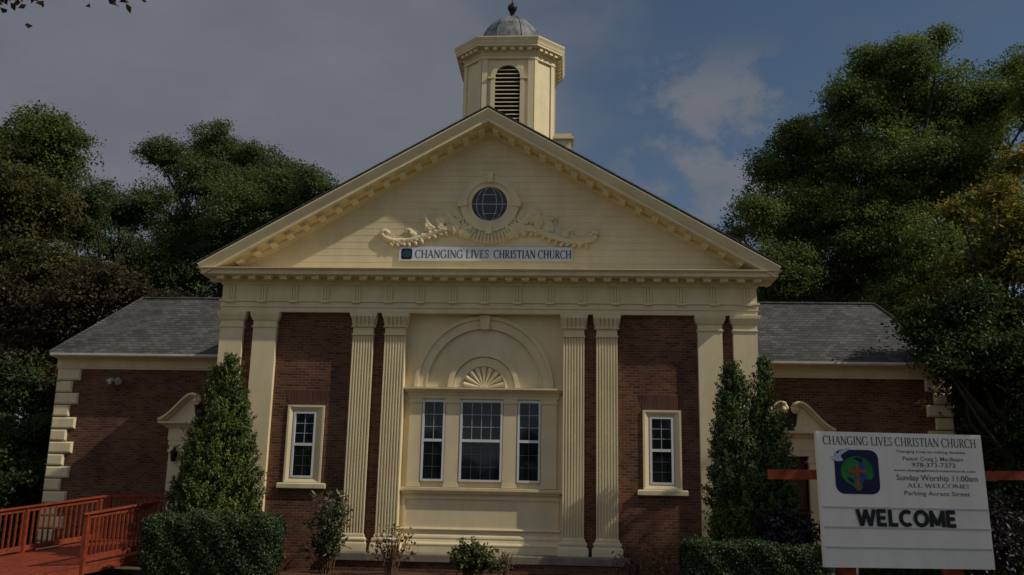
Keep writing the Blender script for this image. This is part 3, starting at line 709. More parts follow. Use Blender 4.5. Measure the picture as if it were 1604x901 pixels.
# louvered opening on the front
FY = TC - 1.62
lv = obj('louver_window', MB().box(-.45, .45, FY - .002, FY + .05, 14.0, 16.27).prism([(.45 * math.cos(R(a)), 16.27 + .45 * math.sin(R(a))) for a in range(0, 181, 12)], FY - .0025, FY + .05), 'louver')
lv.parent = tow; lv.matrix_parent_inverse = Matrix.Translation(-Vector(tow.location))
mb = MB()
z = 14.05
while z < 16.66:
    hw = .445 if z < 16.25 else math.sqrt(max(.002, .445 ** 2 - (z + .06 - 16.27) ** 2))
    mb.add([(-hw, FY - .07, z), (hw, FY - .07, z), (hw, FY - .003, z + .05), (-hw, FY - .003, z + .05), (-hw, FY - .07, z + .02), (hw, FY - .07, z + .02), (hw, FY - .003, z + .07), (-hw, FY - .003, z + .07)],
           [(0, 3, 2, 1), (4, 5, 6, 7), (0, 1, 5, 4), (1, 2, 6, 5), (2, 3, 7, 6), (3, 0, 4, 7)])
    z += .155
obj('slats', mb, 'cream', lv).matrix_parent_inverse = Matrix()
mb = MB().box(-.60, -.45, FY - .09, FY + .03, 13.8, 16.27).box(.45, .60, FY - .09, FY + .03, 13.8, 16.27).ring(0, 16.27, .45, .60, FY - .09, FY + .03, 0, 180, 24)
mb.box(-.70, -.44, FY - .11, FY + .03, 16.20, 16.27).box(.44, .70, FY - .11, FY + .03, 16.20, 16.27)
obj('arch_trim', mb, 'cream', lv).matrix_parent_inverse = Matrix()
tpart('dome', MB().lathe([(1.34, 17.74), (1.34, 17.86), (1.22, 17.92)] + [(1.20 * math.cos(a), 17.95 + 1.5 * math.sin(a)) for a in np.linspace(0, 1.45, 12)] + [(.16, 19.46), (.02, 19.47)], (0, TC), 32), 'dome', 50)
mb = MB()
for k in range(8):
    a = R(22.5 + 45 * k); mb.tube([(1.215 * math.cos(q) * math.cos(a), TC + 1.215 * math.cos(q) * math.sin(a), 17.95 + 1.51 * math.sin(q)) for q in np.linspace(0, 1.45, 12)], [.022] * 12, 6)
tpart('dome_ribs', mb, 'dome', 60)
tpart('finial', MB().lathe([(.17, 19.44), (.15, 19.52), (.08, 19.56), (.07, 19.66), (.11, 19.70), (.07, 19.74)] + [(.03 + .155 * math.sin(a), 19.92 - .17 * math.cos(a)) for a in np.linspace(.4, 2.8, 9)] + [(.05, 20.12), (.025, 20.2), (.015, 20.7), (.005, 20.9)], (0, TC), 14), 'iron', 50)
# chimney beside the belfry
ch = obj('chimney', MB().box(1.72, 2.27, 6.2, 6.8, 10.3, 13.72), 'cream', church)
obj('chimney_cap', MB().box(1.64, 2.38, 6.1, 6.9, 13.72, 13.80).box(1.70, 2.29, 6.18, 6.82, 13.80, 13.94), 'cream', ch)

# ------------------------------------------------------------------ lettering
SERIF = {}
def arc(cx, cy, rx, ry, a0, a1, n=14): return [(cx + rx * math.cos(R(a0 + (a1 - a0) * i / n)), cy + ry * math.sin(R(a0 + (a1 - a0) * i / n))) for i in range(n + 1)]
TK, TN = .17, .065
# letter: (advance, [(points, width or 'p'), ...], [serif centres (x, y, half width)])
SERIF['C'] = (.84, [(arc(.43, .5, .37, .5, 42, 318), 'p'), ([(.70, .97), (.70, .72)], TN)], [])
SERIF['G'] = (.90, [(arc(.43, .5, .37, .5, 42, 318), 'p'), ([(.72, .02), (.72, .42)], .14), ([(.70, .97), (.70, .74)], TN)], [(.72, .42, .13)])
SERIF['H'] = (.90, [([(.16, 0), (.16, 1)], TK), ([(.70, 0), (.70, 1)], TK), ([(.16, .5), (.70, .5)], TN)], [(.16, 0, .15), (.16, 1, .15), (.70, 0, .15), (.70, 1, .15)])
SERIF['A'] = (.84, [([(.08, 0), (.40, 1)], .07), ([(.38, 1), (.72, 0)], TK), ([(.20, .34), (.58, .34)], TN)], [(.08, 0, .12), (.72, 0, .14)])
SERIF['N'] = (.92, [([(.14, 0), (.14, 1)], .08), ([(.12, 1), (.74, 0)], TK), ([(.74, 0), (.74, 1)], .08)], [(.14, 0, .12), (.10, 1, .10), (.74, 1, .12)])
SERIF['I'] = (.40, [([(.19, 0), (.19, 1)], TK)], [(.19, 0, .15), (.19, 1, .15)])
SERIF['L'] = (.68, [([(.18, 0), (.18, 1)], TK), ([(.18, .035), (.60, .035)], TN), ([(.60, 0), (.60, .24)], TN)], [(.18, 0, .15), (.18, 1, .15)])
SERIF['V'] = (.82, [([(.08, 1), (.42, 0)], TK), ([(.40, 0), (.72, 1)], .07)], [(.08, 1, .14), (.72, 1, .12)])
SERIF['E'] = (.70, [([(.18, 0), (.18, 1)], TK), ([(.18, .035), (.60, .035)], TN), ([(.18, .965), (.58, .965)], TN), ([(.18, .52), (.46, .52)], TN), ([(.60, 0), (.60, .24)], TN), ([(.58, 1), (.58, .78)], TN)], [(.18, 0, .15), (.18, 1, .15)])
SERIF['S'] = (.62, [([(.49, .80), (.44, .92), (.29, .97), (.14, .90), (.10, .76), (.17, .62), (.31, .52), (.44, .42), (.50, .27), (.44, .10), (.28, .03), (.13, .08), (.08, .22)], .12)], [])
SERIF['R'] = (.82, [([(.18, 0), (.18, 1)], TK), ([(.18, .965), (.36, .965)] + arc(.36, .735, .22, .23, 90, -90, 10) + [(.18, .505)], 'p'), ([(.36, .50), (.70, 0)], .15)], [(.18, 0, .15), (.18, 1, .15), (.72, 0, .10)])
SERIF['T'] = (.78, [([(.38, 0), (.38, 1)], TK), ([(.06, .965), (.70, .965)], TN), ([(.06, 1), (.06, .76)], TN), ([(.70, 1), (.70, .76)], TN)], [(.38, 0, .15)])
SERIF['U'] = (.86, [([(.17, 1), (.17, .32)], TK), (arc(.43, .32, .26, .32, 180, 360, 12), 'p'), ([(.69, .32), (.69, 1)], .08)], [(.17, 1, .15), (.69, 1, .12)])
SERIF['W'] = (1.12, [([(.08, 1), (.34, 0)], TK), ([(.33, 0), (.55, 1)], .07), ([(.53, 1), (.80, 0)], TK), ([(.79, 0), (1.02, 1)], .07)], [(.08, 1, .13), (.54, 1, .10), (1.02, 1, .11)])
SERIF['O'] = (.92, [(arc(.45, .5, .38, .48, 0, 360, 24), 'p')], [])
SERIF['M'] = (1.06, [([(.14, 0), (.14, 1)], .08), ([(.14, 1), (.52, .1)], TK), ([(.52, .1), (.90, 1)], .07), ([(.90, 0), (.90, 1)], TK)], [(.14, 0, .12), (.90, 0, .14), (.12, 1, .10), (.92, 1, .10)])
SERIF['!'] = (.36, [([(.18, .28), (.18, 1)], .14), ([(.18, 0), (.18, .13)], .15)], [])
SERIF[' '] = (.34, [], [])
SANS = {'W': (1.15, [[(.06, 1), (.30, 0), (.55, .98), (.80, 0), (1.04, 1)]]), 'E': (.70, [[(.13, 0), (.13, 1)], [(.13, .09), (.60, .09)], [(.13, .91), (.60, .91)], [(.13, .5), (.55, .5)]]),
        'L': (.66, [[(.13, 0), (.13, 1)], [(.13, .09), (.58, .09)]]), 'C': (.86, [arc(.45, .5, .35, .41, 48, 312)]), 'O': (.92, [arc(.45, .5, .35, .41, 0, 360, 24)]),
        'M': (.98, [[(.13, 0), (.13, 1)], [(.13, .95), (.48, .1), (.83, .95)], [(.83, 1), (.83, 0)]])}
def ribbon(mb, pts, wd, mp, lift):
    n = len(pts); P = [np.array(p, float) for p in pts]; closed = n > 3 and np.linalg.norm(P[0] - P[-1]) < 1e-6
    vs = []
    for i in range(n):
        a = P[i - 1] if i > 0 else (P[-2] if closed else P[0]); b_ = P[i + 1] if i < n - 1 else (P[1] if closed else P[-1])
        d = b_ - a; d = d / (np.linalg.norm(d) + 1e-9); nn_ = np.array((-d[1], d[0]))
        h = (TN + (TK - TN) * abs(d[1]) ** 1.5) / 2 if wd == 'p' else wd / 2
        vs += [mp(*(P[i] + nn_ * h), lift), mp(*(P[i] - nn_ * h), lift)]
    mb.add(vs, [(2 * i, 2 * i + 1, 2 * i + 3, 2 * i + 2) for i in range(n - 1)])
def serif_text(mb, text, mp, width, height, bold=1.):
    """lettering in thick and thin strokes with slab serifs, laid from (0,0) to (width,height)"""
    tot = sum(SERIF[c][0] for c in text); sx = width / tot; x = 0
    for c in text:
        adv, st, se = SERIF[c]
        lift = 0.
        for pts, wd in st:
            f = lambda u, v, l, x=x: mp((x + u) * sx, v * height, l)
            ribbon(mb, pts, wd if wd == 'p' else wd * bold, f, lift); lift += .0003
        for u, v, hw in se:
            f = lambda u, v, l, x=x: mp((x + u) * sx, v * height, l)
            vv = v + (.025 if v < .5 else -.025); ribbon(mb, [(u - hw, vv), (u + hw, vv)], .05, f, lift); lift += .0003
        x += adv
def sans_text(mb, text, mp, width, height, wd):
    tot = sum(SANS[c][0] for c in text); sx = width / tot; x = 0
    for c in text:
        lift = 0.
        for pts in SANS[c][1]:
            segs = [pts] if len(pts) > 6 else [pts[i:i + 2] for i in range(len(pts) - 1)]
            for sg in segs:
                ribbon(mb, sg, wd, lambda u, v, l, x=x: mp((x + u) * sx, v * height, l), lift); lift += .0004
        x += SANS[c][0]
def font_text(text, name, width, height, m, parent, loc, rot, bold=0.):
    cu = bpy.data.curves.new(name, 'FONT'); cu.body = text; cu.size = 1; cu.offset = bold; cu.resolution_u = 4
    o = bpy.data.objects.new(name, cu); col.objects.link(o)
    me = bpy.data.meshes.new_from_object(o.evaluated_get(bpy.context.evaluated_depsgraph_get()))
    bpy.data.objects.remove(o); bpy.data.curves.remove(cu)
    co = np.zeros(len(me.vertices) * 3); me.vertices.foreach_get('co', co); co = co.reshape(-1, 3)
    x0, x1 = co[:, 0].min(), co[:, 0].max()
    co[:, 0] = (co[:, 0] - x0) / (x1 - x0) * width; co[:, 1] *= height / .72
    me.vertices.foreach_set('co', co.ravel()); me.materials.clear(); me.materials.append(M[m])
    o = bpy.data.objects.new(name, me); col.objects.link(o); o.parent = parent
    o.location = loc; o.rotation_euler = rot
    return o
def rrect(x0, x1, z0, z1, r, n=6):
    o = []
    for cx, cz, a in ((x1 - r, z1 - r, 0), (x0 + r, z1 - r, 90), (x0 + r, z0 + r, 180), (x1 - r, z0 + r, 270)):
        o += [(cx + r * math.cos(R(a + 90 * i / n)), cz + r * math.sin(R(a + 90 * i / n))) for i in range(n + 1)]
    return o

# banner on the pediment
bn = thing('banner', 'long white banner with church name and small square emblem below the round window', 'banner', (0, TY - .05, 7.84))
obj('panel', MB().box(-2.39, 2.32, TY - .05, TY - .004, 7.845, 8.235), 'banner', bn)
em = obj('emblem', MB().prism(rrect(-2.33, -2.03, 7.885, 8.185, .06), TY - .054, TY - .049), 'navy', bn)
n = 20
obj('globe', MB().prism([(-2.18 + .11 * math.cos(2 * math.pi * k / n), 8.045 + .11 * math.sin(2 * math.pi * k / n)) for k in range(n)], TY - .057, TY - .0535), 'teal', em)
mb = MB(); serif_text(mb, 'CHANGING LIVES', lambda u, v, l: (-1.95 + u, TY - .0535 - l, 7.925 + v), 2.02, .225, 1.0)
obj('lettering', mb, 'inkgrey', bn, recalc=False)
mb = MB(); serif_text(mb, 'CHRISTIAN CHURCH', lambda u, v, l: (.19 + u, TY - .0535 - l, 7.925 + v), 2.10, .225, 1.15)
obj('lettering', mb, 'inkblue', bn, recalc=False)

# ------------------------------------------------------------------ freestanding sign
SW, SH = 2.50, 2.07
SG = thing('sign', 'large white church sign board reading WELCOME, with a globe emblem, on red posts', 'sign', (6.16, -9.04, GZ))
SG.rotation_euler = (-R(2.2), 0, R(8.0)); SG.scale = (1.087, 1, 1)
SB = 1.037                                            # height of the lower edge above the sign's foot
def spart(n, mb, m, par=SG, **k):
    o = obj(n, mb, m, None, **k); o.parent = par; return o
spart('panel', MB().box(0, SW, 0, .10, SB, SB + SH), 'sign')
mb = MB()
for z in (.30, .60, .90): mb.box(.02, SW - .02, -.016, .001, SB + z - .012, SB + z + .012)
spart('letter_tracks', mb, 'track')
for x in (.42, 2.02):
    spart('post', MB().box(x - .07, x + .07, .11, .25, 0, SB + 1.9), 'red')
em = spart('emblem', MB().prism(rrect(.235, .895, SB + 1.105, SB + 1.79, .13), -.006, .002), 'navy')
GX, GZ2 = .565, SB + 1.455
def blob(pts, y, m, name, par=em):
    o = obj(name, MB().prism([(p.x, p.y) for p in spline([(a, b_, 0) for a, b_ in pts] + [(*pts[0], 0)], 5)[:-1]], y - .003, y), m, None, recalc=True); o.parent = par; return o
o = obj('globe', MB().prism([(GX + .245 * math.cos(2 * math.pi * k / 28), GZ2 + .235 * math.sin(2 * math.pi * k / 28)) for k in range(28)], -.010, -.0065), 'green', None); o.parent = em
blob([(GX + .02, GZ2 + .12), (GX + .09, GZ2 + .14), (GX + .12, GZ2), (GX + .13, GZ2 - .13), (GX + .03, GZ2 - .19), (GX - .02, GZ2 - .1), (GX + .04, GZ2)], -.0105, 'blue', 'sea')
blob([(GX - .16, GZ2 - .09), (GX - .08, GZ2 - .12), (GX - .05, GZ2 - .17), (GX - .12, GZ2 - .16)], -.0105, 'navy', 'sea')
blob([(GX - .06, GZ2 + .20), (GX + .03, GZ2 + .22), (GX + .10, GZ2 + .19), (GX + .06, GZ2 + .13), (GX + .02, GZ2 + .16)], -.0105, 'navy', 'sea')
blob([(GX + .11, GZ2 - .12), (GX + .24, GZ2 - .14), (GX + .15, GZ2 - .24), (GX + .05, GZ2 - .25)], -.0145, 'navy', 'sea')
blob([(GX - .10, GZ2 - .20), (GX + .00, GZ2 - .17), (GX + .08, GZ2 - .22), (GX + .02, GZ2 - .30), (GX - .03, GZ2 - .29)], -.0145, 'green', 'leaf')
mb = MB(); mb.box(GX - .025, GX + .025, -.020, -.0175, GZ2 - .28, GZ2 + .11); mb.box(GX - .14, GX + .13, -.0225, -.0205, GZ2 - .02, GZ2 + .025)
o = obj('cross', mb, 'cross', None); o.parent = em
dv = [(-.115, .285), (-.06, .20), (-.02, .25), (.03, .265), (.11, .30), (.12, .27), (.05, .225), (-.01, .17), (.015, .10), (-.09, .09), (-.165, .15), (-.09, .18)]
blob([(.345 + a * 1.0, SB + 1.52 + b_) for a, b_ in dv], -.0105, 'dove', 'dove')
mb = MB(); serif_text(mb, 'CHANGING LIVES CHRISTIAN CHURCH', lambda u, v, l: (.085 + u, -.004 - l, SB + 1.865 + v), 2.33, .135, .95)
spart('lettering', mb, 'inkgrey', recalc=False)
for txt, x, wd, z, h, bold in (('Changing Lives by making disciples', 1.18, 1.05, 1.765, .042, .012), ('Pastor Craig J. MacBeam', 1.27, .92, 1.645, .062, .008), ('978-373-7373', 1.40, .66, 1.545, .070, .008),
                               ('www.changingliveschristianchurch.com', 1.12, 1.24, 1.475, .034, .02), ('Sunday Worship 11:00am', 1.15, 1.23, 1.335, .088, .012), ('Parking Across Street', 1.25, .99, 1.105, .068, .006)):
    font_text(txt, 'lettering', wd, h, 'inkgrey', SG, (x, -.0045, SB + z), (R(90), 0, 0), bold)
mb = MB(); serif_text(mb, 'ALL WELCOME!', lambda u, v, l: (1.30 + u, -.004 - l, SB + 1.225 + v), .94, .062, 1.0)
spart('lettering', mb, 'inkgrey', recalc=False)
mb = MB(); sans_text(mb, 'WELCOME', lambda u, v, l: (.50 + u, -.022 - l, SB + .625 + v), 1.50, .25, .235)
spart('lettering', mb, 'ink', recalc=False)

# ------------------------------------------------------------------ red timber rail on the right
fr = thing('rail', 'single red timber rail behind the white sign board, running past the evergreens', 'rail', (9.8, -2.4, GZ))
obj('beam', MB().tube([(6.62, -2.40, 2.27), (8.5, -2.40, 2.285), (11.35, -2.40, 2.31)], [.10, .115, .115], 4, 1.) if False else MB().bar((6.72, -2.40, 2.275), (11.75, -2.40, 2.33), .06, .22).bar((11.754, -2.38, 2.345), (15.0, -2.2, 2.38), .06, .20), 'red', fr)
for x in (8.25, 10.55): obj('post', MB().box(x - .09, x + .09, -2.36, -2.2, GZ, 2.2), 'red', fr)

# ------------------------------------------------------------------ timber ramp on the left
rp = thing('ramp', 'red stained timber ramp with railings leading to the side door', 'ramp', (-9.5, -1, GZ))
A0 = Vector((-11.9, -1.0)); D = Vector((1.7, 1.8)).normalized(); Pn = Vector((D.y, -D.x))
def rz(s, c): return -.06 + .155 * s - .02 * c
mb = MB(); s = -2.6
while s < 2.55:
    q = [A0 + D * s + Pn * -.15, A0 + D * s + Pn * 3.75, A0 + D * (s + .134) + Pn * 3.75, A0 + D * (s + .134) + Pn * -.15]
    zz = [rz(s, 0), rz(s, 3.75), rz(s + .134, 3.75), rz(s + .134, 0)]
    mb.add([(p.x, p.y, z) for p, z in zip(q, zz)] + [(p.x, p.y, z - .035) for p, z in zip(q, zz)], [(0, 1, 2, 3), (7, 6, 5, 4), (0, 4, 5, 1), (1, 5, 6, 2), (2, 6, 7, 3), (3, 7, 4, 0)])
    s += .14
mb.box(-10.3, -6.75, .35, 1.25, .31, .345)
obj('deck', mb, 'red', rp)
mb = MB()
for c in (-.12, 3.72):
    a, b_ = A0 + D * -2.6 + Pn * c, A0 + D * 2.5 + Pn * c
    mb.bar((a.x, a.y, rz(-2.6, c) - .13), (b_.x, b_.y, rz(2.5, c) - .13), .045, .17)
obj('side_joist', mb, 'red', rp)
def railing(a, b_, h, posts, sp=.118, drop=.0):
    a = Vector(a); b_ = Vector(b_); d = b_ - a; ln = d.length
    rl = bpy.data.objects.new('railing', None); col.objects.link(rl); rl.parent = rp; rl.matrix_parent_inverse = Matrix.Translation(-rp.location); rl.location = tuple((a + b_) / 2)
    def part(n, mb):
        o = obj(n, mb, 'red', None); o.parent = rl; o.matrix_parent_inverse = Matrix.Translation(-Vector(rl.location)); return o
    e = d.normalized() * .06
    part('handrail', MB().bar(a - e, b_ + e, .15, .045))
    dn = Vector((0, 0, -1))
    part('upper_rail', MB().bar(a + dn * .075, b_ + dn * .075, .04, .09)); part('lower_rail', MB().bar(a + dn * (h - .10), b_ + dn * (h - .10), .045, .13))
    for t in posts:
        p = a + d * t; part('post', MB().box(p.x - .05, p.x + .05, p.y - .05, p.y + .05, p.z - h - .28 - drop, p.z - .025))
    side = Vector((d.y, -d.x, 0)).normalized() * .03
    k = 0; s = .1
    pr = None
    while s < ln - .05:
        if all(abs(s - t * ln) > .06 for t in posts):
            p = a + d * s / ln + side * 0
            if pr is None: pr = part('baluster', MB().box(-.019, .019, -.019, .019, -h + .08, -.03)); pr.location = p
            else:
                c = pr.copy(); col.objects.link(c); c.location = p
        s += sp
railing((-12.75, -1.90, .885), (-10.2, .80, 1.445), 1.12, (0.02, .50, .98), .13)
railing((-10.1, .86, 1.46), (-7.75, 1.0, 1.52), 1.1, (.02, .98), .12)
railing((-8.66, -3.0, 1.10), (-7.62, -1.78, 1.37), 1.10, (.02, .98), .098, .1)

# ------------------------------------------------------------------ fittings
fl = thing('floodlight', 'small grey twin floodlight high on the left wing wall', 'floodlight', (-11.16, WY, 4.7))
obj('bracket', MB().lathe([(.06, 4.66), (.06, 4.74)], (-11.16, WY - .03), 12).bar((-11.16, WY - .02, 4.70), (-11.16, WY - .12, 4.72), .03, .03), 'lamp', fl)
for dx in (-.09, .09): obj('lamp_head', MB().tube([(-11.16 + dx * .4, WY - .10, 4.76), (-11.16 + dx, WY - .17, 4.79), (-11.16 + dx * 1.7, WY - .26, 4.72)], [.04, .07, .095], 12), 'lamp', fl, 50)
la = thing('wall_lantern', 'dark iron lantern on the cream pilaster of the side door', 'lantern', (-9.13, WY - .2, 2.4))
obj('cage', MB().lathe([(.05, 2.44), (.075, 2.47), (.10, 2.68), (.115, 2.70), (.03, 2.80), (.02, 2.84)], (-9.13, WY - .28), 8), 'iron', la)
obj('bracket', MB().tube([(-9.13, WY - .165, 2.60), (-9.13, WY - .2, 2.86), (-9.13, WY - .28, 2.86), (-9.13, WY - .28, 2.82)], [.02, .018, .015, .015], 6), 'iron', la)
tag(obj('cable', MB().tube(spline([(-20.9, 6.6, 5.55), (-16.8, 5.2, 5.28), (-12.9, 2.7, 4.72)], 8), [.013] * 17, 5), 'cable'), 'thin overhead cable reaching the corner of the left wing', 'cable')

# ------------------------------------------------------------------ vegetation
def leaf_object(name, cen, nrm, axis, length, width, tint, m, parent=None, fold=.25):
    """one mesh of small folded leaf faces"""
    n = len(cen)
    axis = axis - (axis * nrm).sum(1, keepdims=True) * nrm
    axis /= np.linalg.norm(axis, axis=1, keepdims=True) + 1e-9
    side = np.cross(nrm, axis)
    L_ = np.asarray(length).reshape(-1, 1) * np.ones((n, 1)); W_ = np.asarray(width).reshape(-1, 1) * np.ones((n, 1))
    v = np.empty((n, 4, 3))
    v[:, 0] = cen - axis * L_ * .5
    v[:, 1] = cen + side * W_ * .5 + nrm * W_ * fold
    v[:, 2] = cen + axis * L_ * .5 - nrm * L_ * .12
    v[:, 3] = cen - side * W_ * .5 + nrm * W_ * fold
    me = bpy.data.meshes.new(name)
    me.vertices.add(n * 4); me.vertices.foreach_set('co', v.reshape(-1))
    tri = (np.arange(n)[:, None] * 4 + np.array([0, 1, 2, 0, 2, 3])).reshape(-1)
    me.loops.add(n * 6); me.loops.foreach_set('vertex_index', tri.astype(np.int32))
    me.polygons.add(n * 2); me.polygons.foreach_set('loop_start', np.arange(0, n * 6, 3, dtype=np.int32))
    me.update(calc_edges=True); me.validate()
    at = me.attributes.new('tint', 'FLOAT', 'FACE'); at.data.foreach_set('value', np.repeat(np.clip(tint, 0, 1), 2).astype(np.float32))
    me.materials.append(M[m])
    o = bpy.data.objects.new(name, me); col.objects.link(o)
    if parent: children_fix(o, parent)
    return o
def unit(a): return a / (np.linalg.norm(a, axis=1, keepdims=True) + 1e-9)
def rdir(n): return unit(rng.normal(size=(n, 3)))
def tree(name, label, cat, blobs, base, m, leaf=.2, dens=1., group=None, trunk=.28, droop=.35, tintbias=0., trunk_h=.45, squash=.8, toptint=.0, width=.55, lowk=.35, sag=.12):
    t = thing(name, label, cat, base, group)
    B = np.array(blobs); base = np.array(base)
    cs, ns, ts = [], [], []
    zlo, zhi = B[:, 2].min(), B[:, 2].max()
    lim = MB()
    top = np.array([B[:, 0].mean() * .6 + base[0] * .4, B[:, 1].mean(), zlo + (zhi - zlo) * trunk_h])
    mid = (base + top) / 2 + rng.normal(size=3) * .25
    tp = spline([tuple(base), tuple(mid), tuple(top)], 6)
    lim.tube(tp, list(np.linspace(trunk, trunk * .55, len(tp))), 10)
    for x, y, z, r in blobs:
        c = np.array((x, y, z))
        k = min(len(tp) - 1, max(2, int(len(tp) * (lowk + (1 - lowk) * (z - zlo) / (zhi - zlo + .01))) - 1)); s0 = np.array(tp[k])
        md = (s0 + c) / 2 + np.array((0, 0, -sag * np.linalg.norm(c - s0))) + rng.normal(size=3) * .2
        pl = spline([tuple(s0), tuple(md), tuple(c)], 5); lim.tube(pl, list(np.linspace(trunk * .38, .018, len(pl))), 6)
        nc = max(7, int(27 * r * r * dens + 6))
        d = rdir(nc); rad = r * (rng.random(nc) ** .45) * rng.uniform(.8, 1.28, nc)
        cc = c + d * rad[:, None] * np.array((1, 1, squash))
        for j in range(nc):
            if j % 3 == 0:
                lim.tube([tuple(c), tuple((c + cc[j]) / 2 + np.array((0, 0, .08))), tuple(cc[j])], [.03, .02, .008], 4)
            cr_ = rng.uniform(.22, .42) * min(1., .55 + r * .45)
            q = int(rng.uniform(40, 66) * (.2 / leaf) ** 1.5 * (cr_ / .33) ** 2)
            p = rng.normal(size=(q, 3)) * cr_ * np.array((.8, .8, .42)) 
            p[:, 2] -= droop * (np.linalg.norm(p[:, :2], axis=1) ** 2)
            cs.append(cc[j] + p)
            ns.append(unit(rng.normal(size=(q, 3)) * .65 + d[j] * .45 + np.array((0, 0, .7))))
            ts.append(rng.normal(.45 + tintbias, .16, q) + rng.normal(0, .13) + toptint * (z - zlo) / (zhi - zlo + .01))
    cs = np.concatenate(cs); ns = np.concatenate(ns); ts = np.concatenate(ts); n = len(cs)
    ax = rng.normal(size=(n, 3)) + np.array((0, 0, -.5))
    sz = leaf * rng.uniform(.65, 1.3, n)
    obj('trunk', lim, 'bark', t, 60, recalc=False)
    leaf_object('crown', cs, ns, ax, sz, sz * width, ts, m, t)
    return t, n

TA = [(-19.87, 9.53, 12.93, 1.88), (-18.72, 10.37, 12.41, 1.23), (-19.83, 10.45, 10.58, 2.16), (-17.0, 8.44, 9.58, 1.43), (-18.08, 8.25, 7.6, 1.75), (-18.69, 11.21, 6.61, 1.52), (-21.29, 9.13, 12.02, 1.98), (-20.65, 9.04, 8.22, 2.17)]
TA2 = [(-21.0, 13.2, 17.0, 1.35), (-20.5, 13.6, 17.3, .8), (-19.9, 13.5, 16.6, .8), (-20.6, 14.0, 15.6, 1.2), (-22.6, 13.6, 16.2, 1.5), (-21.5, 13.8, 13.5, 1.8)]
TR = [(-14.41, 6.91, 8.76, 1.01), (-13.79, 8.05, 8.67, 0.88), (-15.23, 6.93, 7.84, 1.23), (-16.68, 7.43, 6.09, 1.35), (-11.91, 8.6, 8.25, 0.55), (-17.66, 7.42, 8.15, 1.14), (-14.85, 8.15, 7.14, 1.16), (-15.4, 7.07, 4.94, 1.1), (-12.9, 8.9, 8.2, .8)]
TG = [(-15.37, 5.16, 3.09, 1.13), (-14.43, 4.97, 3.19, 0.77), (-14.59, 3.31, 1.86, 1.14), (-14.6, 5.2, 1.89, 1.02), (-16.56, 4.75, 2.84, 1.22), (-14.1, 3.96, 0.56, 1.0), (-16.5, 6.3, 5.2, 1.2), (-17.5, 5.6, 3.9, 1.3), (-15.6, 6.6, 4.4, .9), (-16.4, 4.2, 1.0, 1.2), (-18.2, 5.5, 1.8, 1.3)]
TL = [(-18.78, 13.94, 14.11, 1.07), (-19.31, 17.61, 14.66, 1.38), (-19.94, 15.88, 12.9, 1.18), (-17.64, 16.96, 15.1, 0.97), (-18.77, 17.67, 12.46, 1.37), (-19.8, 16.94, 11.03, 1.34), (-17.2, 17.85, 11.57, 1.37)]
TM = [(-18.33, 18.54, 17.95, 0.96), (-16.37, 20.32, 19.26, 0.99), (-16.54, 18.76, 17.02, 1.53), (-14.97, 20.92, 18.32, 1.4), (-12.66, 20.67, 17.87, 1.39), (-9.94, 17.23, 16.15, 0.91), (-8.86, 17.4, 15.57, 0.55), (-13.71, 17.75, 14.72, 1.9), (-17.78, 21.05, 15.05, 1.65), (-16.01, 18.72, 11.79, 1.7), (-12.42, 19.56, 14.95, 1.75), (-17.92, 18.12, 11.32, 1.07), (-15.4, 19.03, 19.5, 0.45), (-10.51, 18.5, 14.96, 1.4), (-17.59, 18.34, 17.87, 0.7), (-15.2, 19.5, 16.4, 1.5), (-13.6, 20.0, 16.6, 1.4), (-11.8, 19.0, 16.6, 1.2), (-15.0, 19.0, 13.4, 1.6), (-13.4, 19.0, 12.6, 1.6), (-17.2, 19.0, 13.2, 1.4), (-16.4, 20.0, 18.6, .7), (-14.0, 20.0, 18.6, .6)]
TB = [(18.53, 14.36, 21.59, 0.62), (16.95, 14.36, 20.59, 1.26), (15.75, 15.71, 20.96, 1.01), (14.64, 14.77, 18.84, 1.35), (17.96, 15.82, 19.59, 2.01), (20.25, 15.51, 18.53, 1.7), (22.55, 16.08, 21.09, 0.81), (20.92, 14.73, 19.08, 0.84), (21.81, 12.57, 18.39, 1.58), (12.13, 15.53, 17.51, 0.91), (11.33, 15.97, 16.16, 1.15), (13.55, 15.72, 16.82, 1.77), (16.05, 14.29, 15.7, 2.18), (18.95, 14.91, 15.63, 2.06), (9.88, 12.78, 13.22, 0.84), (12.21, 15.41, 13.75, 1.81), (14.55, 14.31, 12.87, 2.29), (10.88, 13.09, 10.88, 1.43), (16.25, 12.15, 11.2, 2.01), (9.59, 15.5, 13.05, 0.45), (13.58, 16.08, 10.49, 1.67), (15.43, 12.26, 9.42, 1.5), (10.7, 14.5, 9.4, 1.2), (9.9, 13.6, 8.5, 1.0), (12.0, 14.5, 8.6, 1.3)]
TY_ = [(17.53, 6.89, 13.0, 0.79), (16.24, 5.73, 11.48, 0.79), (14.57, 4.97, 10.9, 0.49), (16.68, 5.39, 10.3, 1.33), (15.8, 6.8, 9.37, 1.06), (14.47, 7.1, 8.12, 0.85), (15.28, 4.65, 7.24, 1.27), (17.05, 6.34, 5.5, 1.42), (17.15, 4.65, 8.86, 1.58)]
TN_ = [(11.97, 1.99, 6.44, 0.5), (12.18, 1.12, 5.68, 0.55), (13.12, 2.0, 4.98, 0.53), (11.95, 1.9, 6.91, 0.33), (13.28, 1.51, 5.93, 0.78), (14.15, 2.62, 4.67, 0.98), (14.21, 1.07, 5.52, 1.02), (12.0, 0.55, 5.17, 0.37), (11.96, 1.4, 6.03, 0.35), (11.7, 1.6, 6.4, .3), (12.9, 1.5, 6.6, .6), (12.8, 1.0, 5.3, .45), (13.4, 1.6, 7.2, .7), (13.9, 1.7, 3.6, .8), (14.7, 1.6, 3.0, .9), (15.3, 1.2, 4.0, .9), (14.2, 1.2, 2.2, .8), (15.4, 1.4, 1.6, 1.)]
